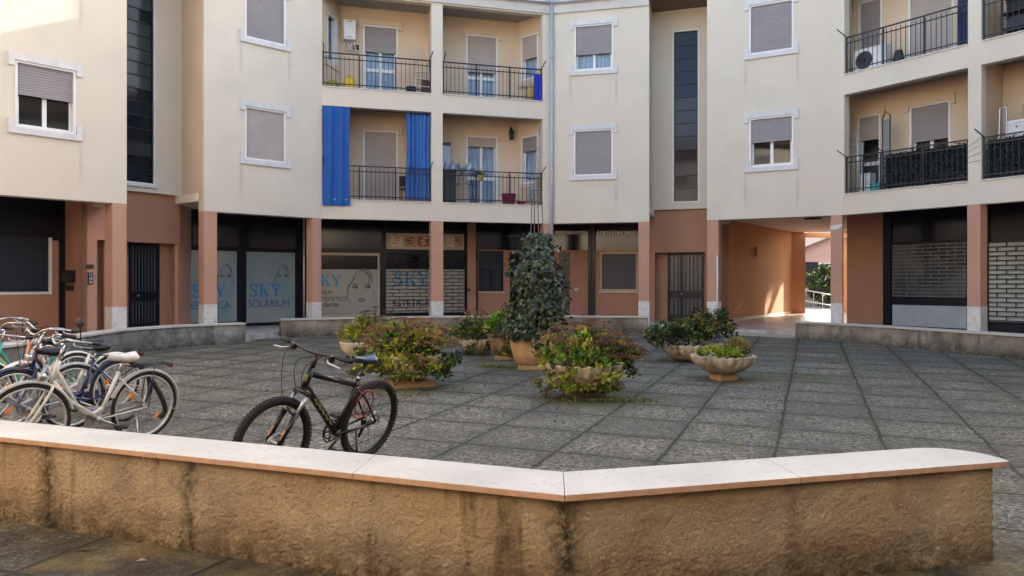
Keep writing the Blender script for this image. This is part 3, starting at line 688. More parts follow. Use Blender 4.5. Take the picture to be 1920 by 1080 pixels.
# C arcade: film window, sign, grilled door, wall with window
sc = bg_wall(FC, 585, 893, DS+.05, navy)
panel('transom', FC, 590, 715, 402, 466, DS+.03, navy2, sc, .03); panel('transom', FC, 726, 872, 398, 434, DS+.03, navy2, sc, .03)
p3 = panel('shop_window', FC, 585, 708, 505, 589, DS, film, sc)
panel('pane', FC, 585, 708, 480, 504, DS+.01, navy2, sc, .03)
k = MB()
for q in ((585, 712, 474, 479), (708.3, 712, 479.5, 588.5), (585, 712, 589.5, 600)):
    a, b, z0, z1 = FRc(FC, *q, DS-.02); k.fbox(FC, a, b, DS-.02, DS+.04, max(z0, ZA), z1)
k.build('frame', beige, sc)
sky_at(p3, FC, 583, 515, 536, dl, inkb)
writing(p3, 'SOLARIUM', FC, 578, 623, 545, 552.5, dl, inkk, 0); writing(p3, 'CENTRO ESTETICO', FC, 567, 651, 556.5, 564, dl, inkk, .003); writing(p3, 'CENTER', FC, 604, 636, 569, 575.5, dl, inkk, .02)
u0, z0 = fpos(FC, 651, 551, dl); woman(p3, FC, u0, z0, .82, dl, inkk)
sg = panel('shop_sign', FC, 724.5, 870, 438, 468, DS-.04, beige, sc, .06)
cols = [mat('sign_cream', (.55, .48, .38), .5, noise_s=30, noise_a=.1), mat('sign_skin', (.45, .22, .14), .5, noise_s=9, noise_a=.5), mat('sign_red', (.30, .08, .06), .5, noise_s=14, noise_a=.6), inkk]
for i, (a, b) in enumerate(((733, 755), (758, 780), (783, 806), (838, 851), (853, 866))):
    q = panel('picture', FC, a, b, 443, 462, DS-.046, cols[i % 3], sg, .004)
    k = MB()
    for j in range(3):
        x0 = a+(b-a)*random.uniform(.1, .5); y0 = 445+5*j; uu, uv, z0, z1 = FRc(FC, x0, x0+(b-a)*.4, y0, y0+random.uniform(1, 3.5), DS-.05); k.quad(FC.P(uu, DS-.05, z0), FC.P(uv, DS-.05, z0), FC.P(uv, DS-.05, z1), FC.P(uu, DS-.05, z1))
    k.build('picture_detail', cols[(i+2) % 4] if (i+2) % 4 != i % 3 else inkk, q)
p4 = panel('shop_door', FC, 724, 871, 505, 586, DS+.02, film, sc, .03)
panel('pane', FC, 724, 871, 478, 504, DS+.025, navy2, sc, .02)
sky_at(p4, FC, 738, 510, 535, DS+.012, inkb); writing(p4, 'ESTETICA', FC, 738, 806, 561, 574, DS+.012, inkd, .008)
a, b, z0, z1 = FRc(FC, 724, 871, 475, 589, DS-.03); grille(sc, FC, a, b, max(z0, ZA+.05), z1, DS-.03, navy, .42, .115)
bg_wall(FC, 877, 892, DS-.25, brick, name='wall')
panel('door_buzzer', FC, 877.5, 882, 541, 546, DS-.29, blackm, None, .04)
bg_wall(FC, 891, 1040, DS+.06, navy2, z0=2.3, name='transom')
def shop_wall(F, px0, px1, pytop, d, holes=()):
    u0, u1 = F.U(px0, d), F.U(px1, d); zt = F.Z((px0+px1)/2, pytop, d)
    hs = [FRc(F, *h, d) for h in holes]; wall_holes(mb := MB(), F, u0, u1, ZA, zt, d, d+.15, hs); wpart('wall', mb, brick); return hs
hs = shop_wall(FC, 896, 1045, 469, DS, [(897.5, 944, 470.5, 546), (956, 984, 474, 610)])
k = MB(); a, b, z0, z1 = hs[0]; t = .05
for q in ((a, a+t, z0, z1), (b-t, b, z0, z1), (a+t, b-t, z0, z0+t), (a+t, b-t, z1-t, z1), ((a+b)/2-t*.7, (a+b)/2+t*.7, z0+t, z0+(z1-z0)*.56)): k.fbox(FC, q[0], q[1], DS+.02, DS+.09, q[2], q[3])
w = k.build('window', navy, bld)
s = MB(); slats(s, FC, a+t, b-t, DS+.03, z0+(z1-z0)*.56, z1-t); s.build('shutter', shutd, w)
s = MB(); s.quad(*[FC.P(x, DS+.075, zz) for x, zz in ((a+t, z0+t), (b-t, z0+t), (b-t, z1-t), (a+t, z1-t))]); s.build('pane', glassg, w)
s = MB(); s.fbox(FC, a-.03, b+.03, DS-.05, DS+.02, z0-.07, z0-.004); s.build('sill', beige, w)
def plain_door(F, h, d, m):
    a, b, z0, z1 = h; k = MB(); k.fbox(F, a+.005, b-.005, d+.05, d+.1, ZA, z1-.005); k.fbox(F, a+.14, b-.14, d+.035, d+.05, ZA+.2, ZA+.95); k.fbox(F, a+.14, b-.14, d+.035, d+.05, ZA+1.1, z1-.2)
    dr = k.build('door', m, bld); c = F.P(b-.09, d+.02, ZA+1.02); hd = MB(); hd.tube([c+Vector((0, 0, -.06)), c+Vector((0, 0, .06))], .012, 8); hd.build('handle', steel, dr); return dr
grdoor = mat('grey_green_door', (.035, .037, .034), .4, noise_s=4, noise_a=.2)
plain_door(FC, hs[1], DS, navy)
# D arcade
k = bg_wall(FD, 1030, 1200, DS+.06, navy2, z0=2.3, name='transom')
hs = shop_wall(FD, 1034, 1103, 469.5, DS, [(1049, 1068.5, 473, 610)])
plain_door(FD, hs[0], DS, grdoor)
panel('light_switch', FD, 1077, 1083.5, 540.5, 545, DS-.02, trimw, None, .02)
mb = MB(); mb.fbox(FD, FD.U(1103, DS), FD.U(1109, DS), DS-.06, DS+.2, ZA, ZC); mb.fbox(FD, FD.U(1110, DS), FD.U(1116, DS), DS-.08, DS+.2, ZA, ZC); wpart('post', mb, navy)
hs = shop_wall(FD, 1116, 1203, 469.5, DS, [(1126, 1195, 473, 545)])
a, b, z0, z1 = hs[0]; k = MB(); t = .045
for q in ((a, a+t, z0, z1), (b-t, b, z0, z1), (a+t, b-t, z0, z0+t), (a+t, b-t, z1-t, z1)): k.fbox(FD, q[0], q[1], DS-.01, DS+.1, q[2], q[3])
w = k.build('window', beige, bld); s = MB(); slats(s, FD, a+t, b-t, DS+.04, z0+t, z1-t); s.build('shutter', shutp, w)
s = MB(); s.fbox(FD, a-.08, b+.04, DS-.06, DS+.01, z0-.08, z0-.004); s.build('sill', beige, w)
# vents in the transoms of D
for a, b in ((1041, 1101), (1119, 1196)):
    k = MB()
    for i in range(14):
        x = a+(b-a)*(i+.5)/14; u0, u1, z0, z1 = FRc(FD, x-1.3, x+1.3, 433, 439, DS+.05); k.fbox(FD, u0, u1, DS+.045, DS+.06, z0, min(z1, ZC))
    k.build('vent', alu, bld)
# F: the passage
K0 = FF.P(.42, .34, 0); K1 = Vector((6.93, 24.06)); K2 = Vector((11.18, 30.1)); K3 = Vector((11.93, 30.35)); K4 = Vector((14.4, 31.2))
P_a = Face((5.9, 22.45), K1); wall_holes(mb := MB(), P_a, 0, P_a.L, ZA, ZC, 0, .1, []); wpart('wall', mb, brick)
P_b = Face(K1, K2); wall_holes(mb := MB(), P_b, 0, P_b.L, ZA, ZC, 0, .1, []); wpart('wall', mb, orange)
P_c = Face(K2, K4); zo = 3.40; uo0 = P_c.U(1510, 0); uo1 = P_c.U(1592, 0)
wall_holes(mb := MB(), P_c, 0, P_c.L, ZA, ZC, 0, .3, [(uo0, uo1, ZA-.01, zo)]); wpart('wall', mb, orange)
gw0 = FG.P(FG.U(1588, DS), DS, 0)
P_d = Face(K4, (gw0.x, gw0.y)); wall_holes(mb := MB(), P_d, 0, P_d.L, ZA, ZC, .003, .1, []); wpart('wall', mb, orange)
# skirting in the passage
mb = MB(); mb.fbox(P_b, 0.02, P_b.L-.02, -.012, -.001, ZA, ZA+.09); wpart('skirting', mb, marble)
c = FF.P(FF.U(1524, 3.2), 3.2, ZC-.06)
# G arcade
bg_wall(FG, 1588, 1658, DS, brick, name='wall')
sg_ = bg_wall(FG, 1658, 2150, DS+.06, navy)
mb = MB(); mb.fbox(FG, FG.U(1657, DS), FG.U(1671, DS), DS-.04, DS+.06, ZA, ZC); wpart('post', mb, navy)
panel('transom', FG, 1674, 1812, 404, 452, DS+.03, navy2, sg_, .03)
pane_g = mat('shop_glass_dark', (.045, .055, .060), .12, spec=.6, noise_s=.8, noise_a=.6, col2=(.11, .12, .115), s2=1.3)
panel('pane', FG, 1673, 1812, 458, 556, DS+.02, pane_g, sg_, .03)
lpan = mat('pale_lower_panel', (.33, .39, .42), .35, noise_s=1.2, noise_a=.18)
panel('panel', FG, 1673, 1812, 573, 613, DS+.0, lpan, sg_, .05)
a, b, z0, z1 = FRc(FG, 1672, 1812, 458, 556, DS-.04); grille(sg_, FG, a, b, z0, z1, DS-.04, mat('grille_grey', (.15, .16, .165), .4, .3, noise_s=4, noise_a=.2), .42, .098, .02)
lit = mat('pale_shop_blind', (.46, .52, .48), .6, noise_s=1.4, noise_a=.2)
panel('pane', FG, 1853, 1990, 452, 605, DS+.02, lit, sg_, .03)
a, b, z0, z1 = FRc(FG, 1852, 1990, 452, 603, DS-.04); grille(sg_, FG, a, b, max(z0, ZA+.22), z1, DS-.04, navy, .42, .115, .022)
mb = MB(); mb.fbox(FG, FG.U(1840, DS), FG.U(1854, DS), DS-.02, DS+.06, ZA, ZC); mb.fbox(FG, FG.U(1855, DS), FG.U(1990, DS), DS-.03, DS+.06, ZA, ZA+.2); wpart('post', mb, navy)
# A arcade
bg_wall(FA, -420, 122, DS+.08, navy, z0=2.0, name='transom')
hs = shop_wall(FA, -300, 111, 444, DS, [(-150, 97, 445, 553)])
a, b, z0, z1 = hs[0]; zt_ = F_top = FA.Z(50, 444, DS); k = MB(); t = .06
for q in ((a, a+t, z0, zt_), (b-t, b, z0, zt_), (a+t, b-t, z0, z0+t)): k.fbox(FA, q[0], q[1], DS-.02, DS+.1, q[2], q[3])
w = k.build('window', framew, bld); s = MB(); slats(s, FA, a+t, b-t, DS+.04, z0+t, zt_); s.build('shutter', shutd, w)
mb = MB(); mb.fbox(FA, FA.U(110, DS), FA.U(121, DS), DS-.05, DS+.12, ZA, ZC); wpart('post', mb, navy)
uA1 = FA.U(121, DS); dd = DS
lo, hi = .4, DS
for _ in range(40):
    mid = (lo+hi)/2; q = FA.P(uA1, mid, 0); px = CX+FPX*q.x/q.y
    if px > 153: lo = mid
    else: hi = mid
dA = (lo+hi)/2
w0 = FA.P(uA1, DS+.1, 0); w1 = FA.P(uA1, dA, 0); FA1 = Face((w0.x, w0.y), (w1.x, w1.y)); wall_holes(mb := MB(), FA1, 0, FA1.L, ZA, ZC, 0, .12, []); wpart('wall', mb, brick)
nz = FA.Z(190, 450, dA)
wall_holes(mb := MB(), FA, uA1, FA.U(233, dA), ZA, ZC, dA, dA+.12, [(FA.U(182, dA), FA.U(233, dA)-.1, ZA-.01, nz)]); wpart('wall', mb, brickp)
mb = MB(); mb.fbox(FA, FA.U(180, dA), FA.U(233, dA), dA+.35, dA+.45, ZA, ZC); wpart('wall', mb, brickp)
# ------------------------------------------------------------------ low walls with stone caps
def plaster(name, c1, c2, c3, dirt, zref, bump=1.0, stains=()):
    m = mat(name, c1, .9, noise_s=3.5, noise_a=.22, bump=0, col2=c2, s2=1.5)
    N = m.node_tree.nodes; L = m.node_tree.links; b = N['Principled BSDF']; b.inputs['Specular IOR Level'].default_value = .2
    tc = N.new('ShaderNodeTexCoord'); src = b.inputs['Base Color'].links[0].from_socket
    def noi(s, det=6, ro=.6, sc=None):
        n = N.new('ShaderNodeTexNoise'); n.inputs['Scale'].default_value = s; n.inputs['Detail'].default_value = det; n.inputs['Roughness'].default_value = ro
        if sc: mp = N.new('ShaderNodeMapping'); mp.inputs['Scale'].default_value = sc; L.new(tc.outputs['Object'], mp.inputs[0]); L.new(mp.outputs[0], n.inputs['Vector'])
        else: L.new(tc.outputs['Object'], n.inputs['Vector'])
        return n.outputs['Fac']
    def rng(x, a, c, lo=0, hi=1):
        n = N.new('ShaderNodeMapRange'); n.inputs[1].default_value = a; n.inputs[2].default_value = c; n.inputs[3].default_value = lo; n.inputs[4].default_value = hi; L.new(x, n.inputs[0]); return n.outputs[0]
    def mix(f, a, c):
        n = N.new('ShaderNodeMix'); n.data_type = 'RGBA'; L.new(f, n.inputs[0]); L.new(a, n.inputs[6])
        n.inputs[7].default_value = (*c, 1); return n.outputs[2]
    def mul(a, c):
        n = N.new('ShaderNodeMath'); n.operation = 'MULTIPLY'
        for i, x in enumerate((a, c)):
            if isinstance(x, (int, float)): n.inputs[i].default_value = x
            else: L.new(x, n.inputs[i])
        return n.outputs[0]
    src = mix(rng(noi(1.7, 5, .6), .50, .66, 0, .8), src, c3)
    sp = N.new('ShaderNodeSeparateXYZ'); L.new(tc.outputs['Object'], sp.inputs[0])
    # rain-splash dirt along the foot and narrow algae runs below the cap joints (stains of the wall itself)
    foot = mul(rng(sp.outputs[2], .0, .27, 1, 0), rng(noi(9, 6, .75), .35, .55, .25, 1))
    src = mix(mul(foot, .85), src, dirt)
    runs = mul(rng(noi(1.5, 5, .6, (2.2, 2.2, .25)), .56, .66), rng(noi(11, 5, .7), .3, .6, .35, 1))
    src = mix(mul(runs, .8), src, dirt)
    src = mix(mul(rng(noi(85, 5, .7), .55, .68), .62), src, tuple(v*.32 for v in c3))
    src = mix(mul(rng(noi(60, 5, .7), .60, .74), .35), src, tuple(min(1, v*1.25) for v in c2))
    for (x0, w0_, st) in stains:      # algae runs below leaking cap joints
        d_ = N.new('ShaderNodeMath'); d_.operation = 'SUBTRACT'; L.new(sp.outputs[0], d_.inputs[0]); d_.inputs[1].default_value = x0
        w_ = N.new('ShaderNodeMath'); w_.operation = 'ADD'; L.new(d_.outputs[0], w_.inputs[0]); wn_ = N.new('ShaderNodeMath'); wn_.operation = 'MULTIPLY_ADD'; L.new(noi(7, 4, .6), wn_.inputs[0]); wn_.inputs[1].default_value = .16; wn_.inputs[2].default_value = -.08; L.new(wn_.outputs[0], w_.inputs[1])
        ab = N.new('ShaderNodeMath'); ab.operation = 'ABSOLUTE'; L.new(w_.outputs[0], ab.inputs[0])
        src = mix(mul(mul(rng(ab.outputs[0], 0, w0_, 1, 0), rng(noi(16, 6, .7), .34, .55, .15, 1)), st), src, (.030, .027, .010))
    L.new(src, b.inputs['Base Color'])
    bp = N.new('ShaderNodeBump'); bp.inputs['Strength'].default_value = bump; bp.inputs['Distance'].default_value = .026
    L.new(noi(110, 7, .75), bp.inputs['Height']); L.new(bp.outputs[0], b.inputs['Normal'])
    return m
STX = (-3.18, -2.12, .0, 1.21)
benchm = plaster('rough_tan_render', (.58, .43, .265), (.70, .555, .37), (.42, .335, .25), (.045, .034, .014), 0, 1.0, [(STX[0], .10, .9), (STX[1], .07, .8), (STX[2], .12, .95), (STX[3], .06, .4)])
backm = plaster('grey_cement_render', (.24, .205, .16), (.42, .365, .29), (.13, .118, .10), (.025, .025, .02), 0, .9)
greym = plaster('grey_render', (.21, .205, .19), (.36, .35, .325), (.11, .11, .105), (.025, .026, .024), 0, .9)
capm = mat('white_travertine', (.475, .455, .41), .55, noise_s=1.8, noise_a=.15, col2=(.34, .32, .285), s2=26, bump=.15, bump_s=60, lo=.60, hi=.72)
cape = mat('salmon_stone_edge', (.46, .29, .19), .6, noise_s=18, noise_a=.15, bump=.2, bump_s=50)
def poly_off(path, d):
    P = [Vector(p) for p in path]; out = []
    for i, p in enumerate(P):
        ns = []
        if i > 0: e = (p-P[i-1]).normalized(); ns.append(Vector((-e.y, e.x)))
        if i < len(P)-1: e = (P[i+1]-p).normalized(); ns.append(Vector((-e.y, e.x)))
        n = sum(ns, Vector((0, 0))).normalized(); out.append(p+n*(d/n.dot(ns[0])))
    return out
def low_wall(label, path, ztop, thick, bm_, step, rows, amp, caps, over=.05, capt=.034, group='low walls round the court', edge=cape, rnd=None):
    mid = path[len(path)//2]
    t = thing('low_wall', label, 'low wall', (mid[0], mid[1], gz(*mid)), group)
    f = poly_off(path, over); bk = poly_off(path, over+thick)
    if rnd: td_ = (f[-1]-f[-2]).normalized()*.095; f[-1] = f[-1]-td_; bk[-1] = bk[-1]-td_
    # body: densely cut and displaced so that the trowelled render is real relief
    F = []; Bk = []
    for i in range(len(f)-1):
        n = max(1, int((f[i+1]-f[i]).length/step))
        for k in range(n):
            F.append(f[i].lerp(f[i+1], k/n)); Bk.append(bk[i].lerp(bk[i+1], k/n))
    F.append(f[-1]); Bk.append(bk[-1])
    zt = ztop-capt; vs = []; fs = []
    loop = [(p, 0) for p in F]
    ne = max(2, int(thick/step))
    loop += [(F[-1].lerp(Bk[-1], k/ne), 0) for k in range(1, ne)]
    loop += [(p, 0) for p in reversed(Bk[::max(1, len(Bk)//60)])]
    if Bk[0] != loop[-1][0]: loop.append((Bk[0], 0))
    n = len(loop)
    for j in range(rows+1):
        for i, (p, _) in enumerate(loop):
            q0 = loop[i-1][0]; q1 = loop[(i+1) % n][0]; tt = (q1-q0); nn = Vector((tt.y, -tt.x)); nn = nn.normalized() if nn.length > 0 else nn
            zb = gz(p.x, p.y)-.06; z = zb+(zt-zb)*j/rows
            v = Vector((p.x, p.y, z))
            if amp and i < len(F)+ne:
                wv = v+Vector((0, 0, 0))+.02*noise.noise_vector(v*14); a = noise.noise(wv*6)*.35+noise.noise(v*21+Vector((5, 1, 2)))*.45+(1-2*abs(noise.noise(wv*44)))*.45+noise.noise(v*62)*.6+noise.noise(v*95)*.55+max(0, noise.noise(wv*14+Vector((9, 0, 3))))*.5
                a += noise.noise(v*2.3)*.8
                if z-zb < .30: a *= 1.25
                v += Vector((nn.x, nn.y, 0))*a*amp
            vs.append(v)
    for j in range(rows):
        for i in range(n): fs.append((j*n+i, j*n+(i+1) % n, (j+1)*n+(i+1) % n, (j+1)*n+i))
    k = MB(); k.add(vs, fs, 0, True); k.build('wall_body', bm_, t)
    # stone caps
    bkc = poly_off(path, 2*over+thick)
    L = [0]
    for i in range(len(path)-1): L.append(L[-1]+(Vector(path[i+1])-Vector(path[i])).length)
    def at(line, s):
        for i in range(len(path)-1):
            if s <= L[i+1]+1e-6: return line[i].lerp(line[i+1], (s-L[i])/(L[i+1]-L[i]))
        return line[-1]
    pv = [Vector(p) for p in path]
    cuts = [0]+[c for c in caps]+[L[-1]]
    for a, b in zip(cuts[:-1], cuts[1:]):
        ss = [a+.0012]+[x for x in L if a+.01 < x < b-.01]+[b-.0012 if b < L[-1] else b]
        fr = [at(pv, s) for s in ss]; br = [at(bkc, s) for s in ss]
        poly = fr
        if rnd and b == L[-1]:
            e = (fr[-1]-br[-1]); le = e.length; e.normalize(); tdir = (fr[-1]-fr[-2]).normalized()
            r1 = .27; arc = [fr[-1]-tdir*.05, fr[-1]-tdir*.012+(-e)*.012, fr[-1]+(-e)*.05]
            for q in range(9):
                an = PI/2*q/8; arc.append(br[-1]+e*r1-tdir*r1+tdir*(r1*math.cos(an))*1.0-e*(r1*math.sin(an)))
            poly = fr[:-1]+arc+list(reversed(br[:-1]))
        else: poly = fr+list(reversed(br))
        zz = [ztop-capt for _ in poly]
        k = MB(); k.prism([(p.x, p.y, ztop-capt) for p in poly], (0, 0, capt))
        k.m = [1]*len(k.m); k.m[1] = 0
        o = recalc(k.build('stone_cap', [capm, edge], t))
        bv = o.modifiers.new('bevel', 'BEVEL'); bv.width = .003; bv.segments = 2; bv.limit_method = 'ANGLE'
    return t
mm_ = .03
fp = [(-6.11, 5.894), (.247, 3.52), (2.79, 4.19)]
l0 = (Vector(fp[1])-Vector(fp[0])).length; s1 = l0-(Vector((-.82, 3.95))-Vector(fp[1])).length; s2 = l0+(Vector((1.48, 3.83))-Vector(fp[1])).length
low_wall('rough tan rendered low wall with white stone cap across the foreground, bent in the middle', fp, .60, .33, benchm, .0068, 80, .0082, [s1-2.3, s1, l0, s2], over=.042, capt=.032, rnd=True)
low_wall('grey low wall with pale stone cap behind the parked bicycles, left of the court', [(-7.5, 8.6), (-7.62, 12.8), (-7.75, 15.1), (-7.2, 16.5), (-6.16, 17.42)], .645, .30, greym, mm_, 16, .011, [2.1, 4.2, 6.5, 8.1], over=.04, capt=.04, edge=capm)
low_wall('mottled low wall with pale cap curving behind the flower planters', [(-5.8, 18.96), (-4.0, 19.9), (-2.0, 20.5), (1.0, 20.8), (3.68, 20.35)], .655, .30, backm, mm_, 16, .011, [2, 4.1, 6.0, 8.0], over=.04, capt=.04, edge=capm)
low_wall('stained beige low wall with grey cap in front of the grilled shops on the right', [(7.06, 18.78), (8.34, 16.75), (9.5, 14.1), (10.5, 10.8)], .605, .30, backm, mm_, 16, .011, [1.3, 2.6, 4.0, 5.4], over=.04, capt=.04, edge=capm)
# ------------------------------------------------------------------ planters
leafg = mat('leaf_green', (.070, .130, .018), .5, noise_s=25, noise_a=.35, trans=.25)
leafy = mat('leaf_yellow_green', (.34, .35, .032), .5, noise_s=25, noise_a=.3, trans=.25)
leafb = mat('leaf_bright_green', (.15, .30, .022), .5, noise_s=25, noise_a=.3, trans=.25)
leafd = mat('leaf_dark_green', (.014, .027, .009), .5, noise_s=25, noise_a=.35, trans=.15)
leaft = mat('leaf_tan', (.21, .14, .062), .6, noise_s=25, noise_a=.3, trans=.2)
headr = mat('flower_head_rust', (.20, .088, .052), .8, noise_s=30, noise_a=.35)
headb = mat('flower_head_brown', (.070, .036, .024), .8, noise_s=30, noise_a=.35)
heado = mat('flower_head_ochre', (.38, .22, .055), .8, noise_s=30, noise_a=.35)
ivym = mat('ivy_leaf', (.021, .036, .013), .38, spec=.5, noise_s=25, noise_a=.45)
ivyl = mat('ivy_leaf_pale', (.065, .085, .036), .38, spec=.5, noise_s=25, noise_a=.35)
soilm = mat('soil', (.03, .022, .016), .95, noise_s=20, noise_a=.4, bump=.5)
stemm = mat('stem', (.10, .085, .045), .8, noise_s=20, noise_a=.3)
stone = mat('cast_stone', (.47, .39, .285), .75, noise_s=7, noise_a=.22, bump=.3, col2=(.17, .14, .09), s2=5, lo=.50, hi=.70)
terra = mat('pale_terracotta', (.46, .285, .15), .7, noise_s=6, noise_a=.15, bump=.2, col2=(.25, .15, .09), s2=4, lo=.55, hi=.75)
terrd = mat('dark_terracotta', (.27, .155, .085), .7, noise_s=6, noise_a=.25, bump=.2, col2=(.10, .07, .045), s2=4)
brickb = mat('clay_block', (.36, .22, .125), .8, noise_s=9, noise_a=.15, bump=.2)
rnd = random.Random(3)
def rv(): 
    while True:
        v = Vector((rnd.uniform(-1, 1), rnd.uniform(-1, 1), rnd.uniform(-1, 1)))
        if .05 < v.length <= 1: return v
def leaf(mb, p, dirv, L, W, m, curl=.25):
    d = dirv.normalized(); s = d.cross(rv()).normalized(); n = s.cross(d)
    a = p; b = p+d*L*.5+s*W*.5+n*L*curl*.3; c = p+d*L-n*L*curl*.2; e = p+d*L*.5-s*W*.5+n*L*curl*.3
    mb.add([a, b, c, e], [(0, 1, 2), (0, 2, 3)], m)
def bush(mb, c, rx, ry, rz, nclump, per, size, mats_w, spread=.16, low=-.25, shell=.55):
    ms = [m for m, w in mats_w for _ in range(w)]
    for _ in range(nclump):
        v = rv().normalized()*rnd.uniform(shell, 1.0)
        if v.z < low: v.z = -v.z*.4
        cc = Vector((c[0]+v.x*rx, c[1]+v.y*ry, c[2]+v.z*rz)); m0 = rnd.choice(ms)
        for _ in range(per):
            o = rv()*spread*rnd.random()**.5; o.z *= .7
            d = (Vector((v.x, v.y, max(v.z, 0)+.35))*.7+rv()*.9); s = size*rnd.uniform(.6, 1.35)
            leaf(mb, cc+o, d, s, s*rnd.uniform(.45, .7), m0 if rnd.random() < .7 else rnd.choice(ms))
def sedum(mbl, mbs, mbh, c, rx, ry, h, n, head=(.045, .085), hm=(0, 0, 0, 1, 1, 2), lean=1.0):
    for _ in range(n):
        a = rnd.uniform(0, 2*PI); q = rnd.random()**.6
        bx, by = c[0]+math.cos(a)*rx*.35*q, c[1]+math.sin(a)*ry*.35*q
        top = Vector((c[0]+math.cos(a)*rx*q*lean, c[1]+math.sin(a)*ry*q*lean, c[2]+h*(1-.5*q*q)*rnd.uniform(.55, 1.15)))
        b = Vector((bx, by, c[2]-.03)); mid = b.lerp(top, .55)+Vector((0, 0, h*.14))
        mbs.tube([b, mid, top], .0045, 4)
        for t in (.35, .5, .62, .75, .88):
            p = b.lerp(mid, t*1.6) if t < .6 else mid.lerp(top, (t-.6)/.4)
            for _ in range(3): leaf(mbl, p+rv()*.02, rv()+Vector((0, 0, .3)), rnd.uniform(.04, .075), rnd.uniform(.022, .038), rnd.choice((0, 0, 1, 1, 2, 3)))
        R = rnd.uniform(*head)*1.15; m = rnd.choice(hm); tilt = Vector((math.cos(a)*q*.5, math.sin(a)*q*.5, 1)).normalized()
        for _ in range(int(52*(R/.06)**2)):
            o = rv(); o.z = 0; o *= R; p = top+o+tilt*(.02*(1-(o.length/R)**2))-Vector((0, 0, o.dot(Vector((tilt.x, tilt.y, 0)))*.8))
            leaf(mbh, p, tilt+rv()*1.1, rnd.uniform(.010, .022), rnd.uniform(.009, .016), m if rnd.random() < .8 else rnd.choice(hm), .1)
LM = [leafg, leafy, leafd, leaft, leafb]; HM = [headr, headb, heado]
def scallop_bowl(t, c, R, H, m, n=22, foot=True):
    k = MB(); f = .075
    prof = [(.30*R, 0), (.42*R, .03*H), (.62*R, .2*H), (.82*R, .45*H), (.95*R, .72*H), (1.0*R, .95*H), (1.0*R, H), (.93*R, 1.0*H), (.90*R, .93*H), (.80*R, .80*H)]
    def md(a, i): w = [0, .2, .6, 1, 1, 1, 1, .8, .5, 0][i]; return 1+f*w*(abs(math.sin(a*n/2))-.55)
    vs0 = len(k.v); k.lathe(prof, c, n*6, 0, md)
    for v in k.v:   # the rim rises a little on each shell
        a = math.atan2(v.y-c[1], v.x-c[0]); rr = math.hypot(v.x-c[0], v.y-c[1])
        if rr > .86*R and v.z-c[2] > .9*H: v.z += .022*abs(math.sin(a*n/2))
    k.build('bowl', m, t)
    k = MB(); k.lathe([(.84*R, .80*H), (.6*R, .84*H), (.02, .87*H)], c, 24); k.build('soil', soilm, t)
def planter_bowl(label, loc, R, H, m=stone, base=True, bs=.20, bm=None):
    x, y = loc; z = gz(x, y); t = thing('planter', label, 'planter', (x, y, z), 'flower planters in the middle of the court')
    hb = 0
    if base:
        hb = .085; k = MB(); M = Matrix.Translation((x, y, z)) @ Matrix.Rotation(rnd.uniform(.3, .8), 4, 'Z')
        k.box(-bs, bs, -bs, bs, -.01, hb); k.xf(M); k.build('base_block', bm or brickb, t)
    scallop_bowl(t, (x, y, z+hb), R, H, m); return t, Vector((x, y, z+hb+H*.88))
def fin(t, mbl, mbs=None, mbh=None, name='foliage', lm=None):
    if mbs and mbs.v: mbs.build('stems', stemm, t)
    if mbl and mbl.v: mbl.build(name, lm or LM, t)
    if mbh and mbh.v: mbh.build('flower_heads', HM, t)
# left bowl of sedum
p = gp(766, 722); t, c = planter_bowl('scalloped stone bowl crowded with rust-brown sedum heads, behind the black mountain bike', (p.x, p.y), .46, .34, base=True, bs=.3)
a, b, h = MB(), MB(), MB()
sedum(a, b, h, c, .78, .52, .52, 120, hm=(0, 0, 0, 1, 2, 2)); bush(a, c+Vector((-.1, 0, .04)), .72, .52, .42, 100, 15, .085, [(1, 6), (0, 3), (3, 2), (4, 3), (2, 2)], .13, low=-.6); bush(a, c+Vector((-.05, -.42, -.10)), .55, .18, .16, 46, 15, .07, [(1, 3), (0, 3), (3, 2)], .10, low=-1); sedum(a, b, h, c+Vector((-.05, -.3, -.12)), .6, .2, .2, 40, hm=(0, 0, 2))
bush(a, c+Vector((.42, -.2, -.06)), .36, .28, .18, 26, 22, .07, [(2, 4), (0, 2)], .12, low=-1); bush(a, c+Vector((-.55, -.15, -.12)), .28, .2, .16, 14, 18, .07, [(0, 2), (3, 3)], .1, low=-1)
fin(t, a, b, h)
# cream bowl behind it
p = gp(676, 682); t, c = planter_bowl('cream bowl of yellow-green leaves behind the mountain bike saddle', (p.x, p.y), .36, .30, mat('cream_stone', (.50, .42, .32), .7, noise_s=7, noise_a=.2, bump=.2), True, .2)
a, b, h = MB(), MB(), MB(); bush(a, c+Vector((.02, 0, .12)), .36, .3, .34, 70, 18, .075, [(1, 6), (0, 1), (3, 1)], .1); sedum(a, b, h, c+Vector((.25, .1, 0)), .45, .3, .58, 40, hm=(1, 1, 0)); fin(t, a, b, h)
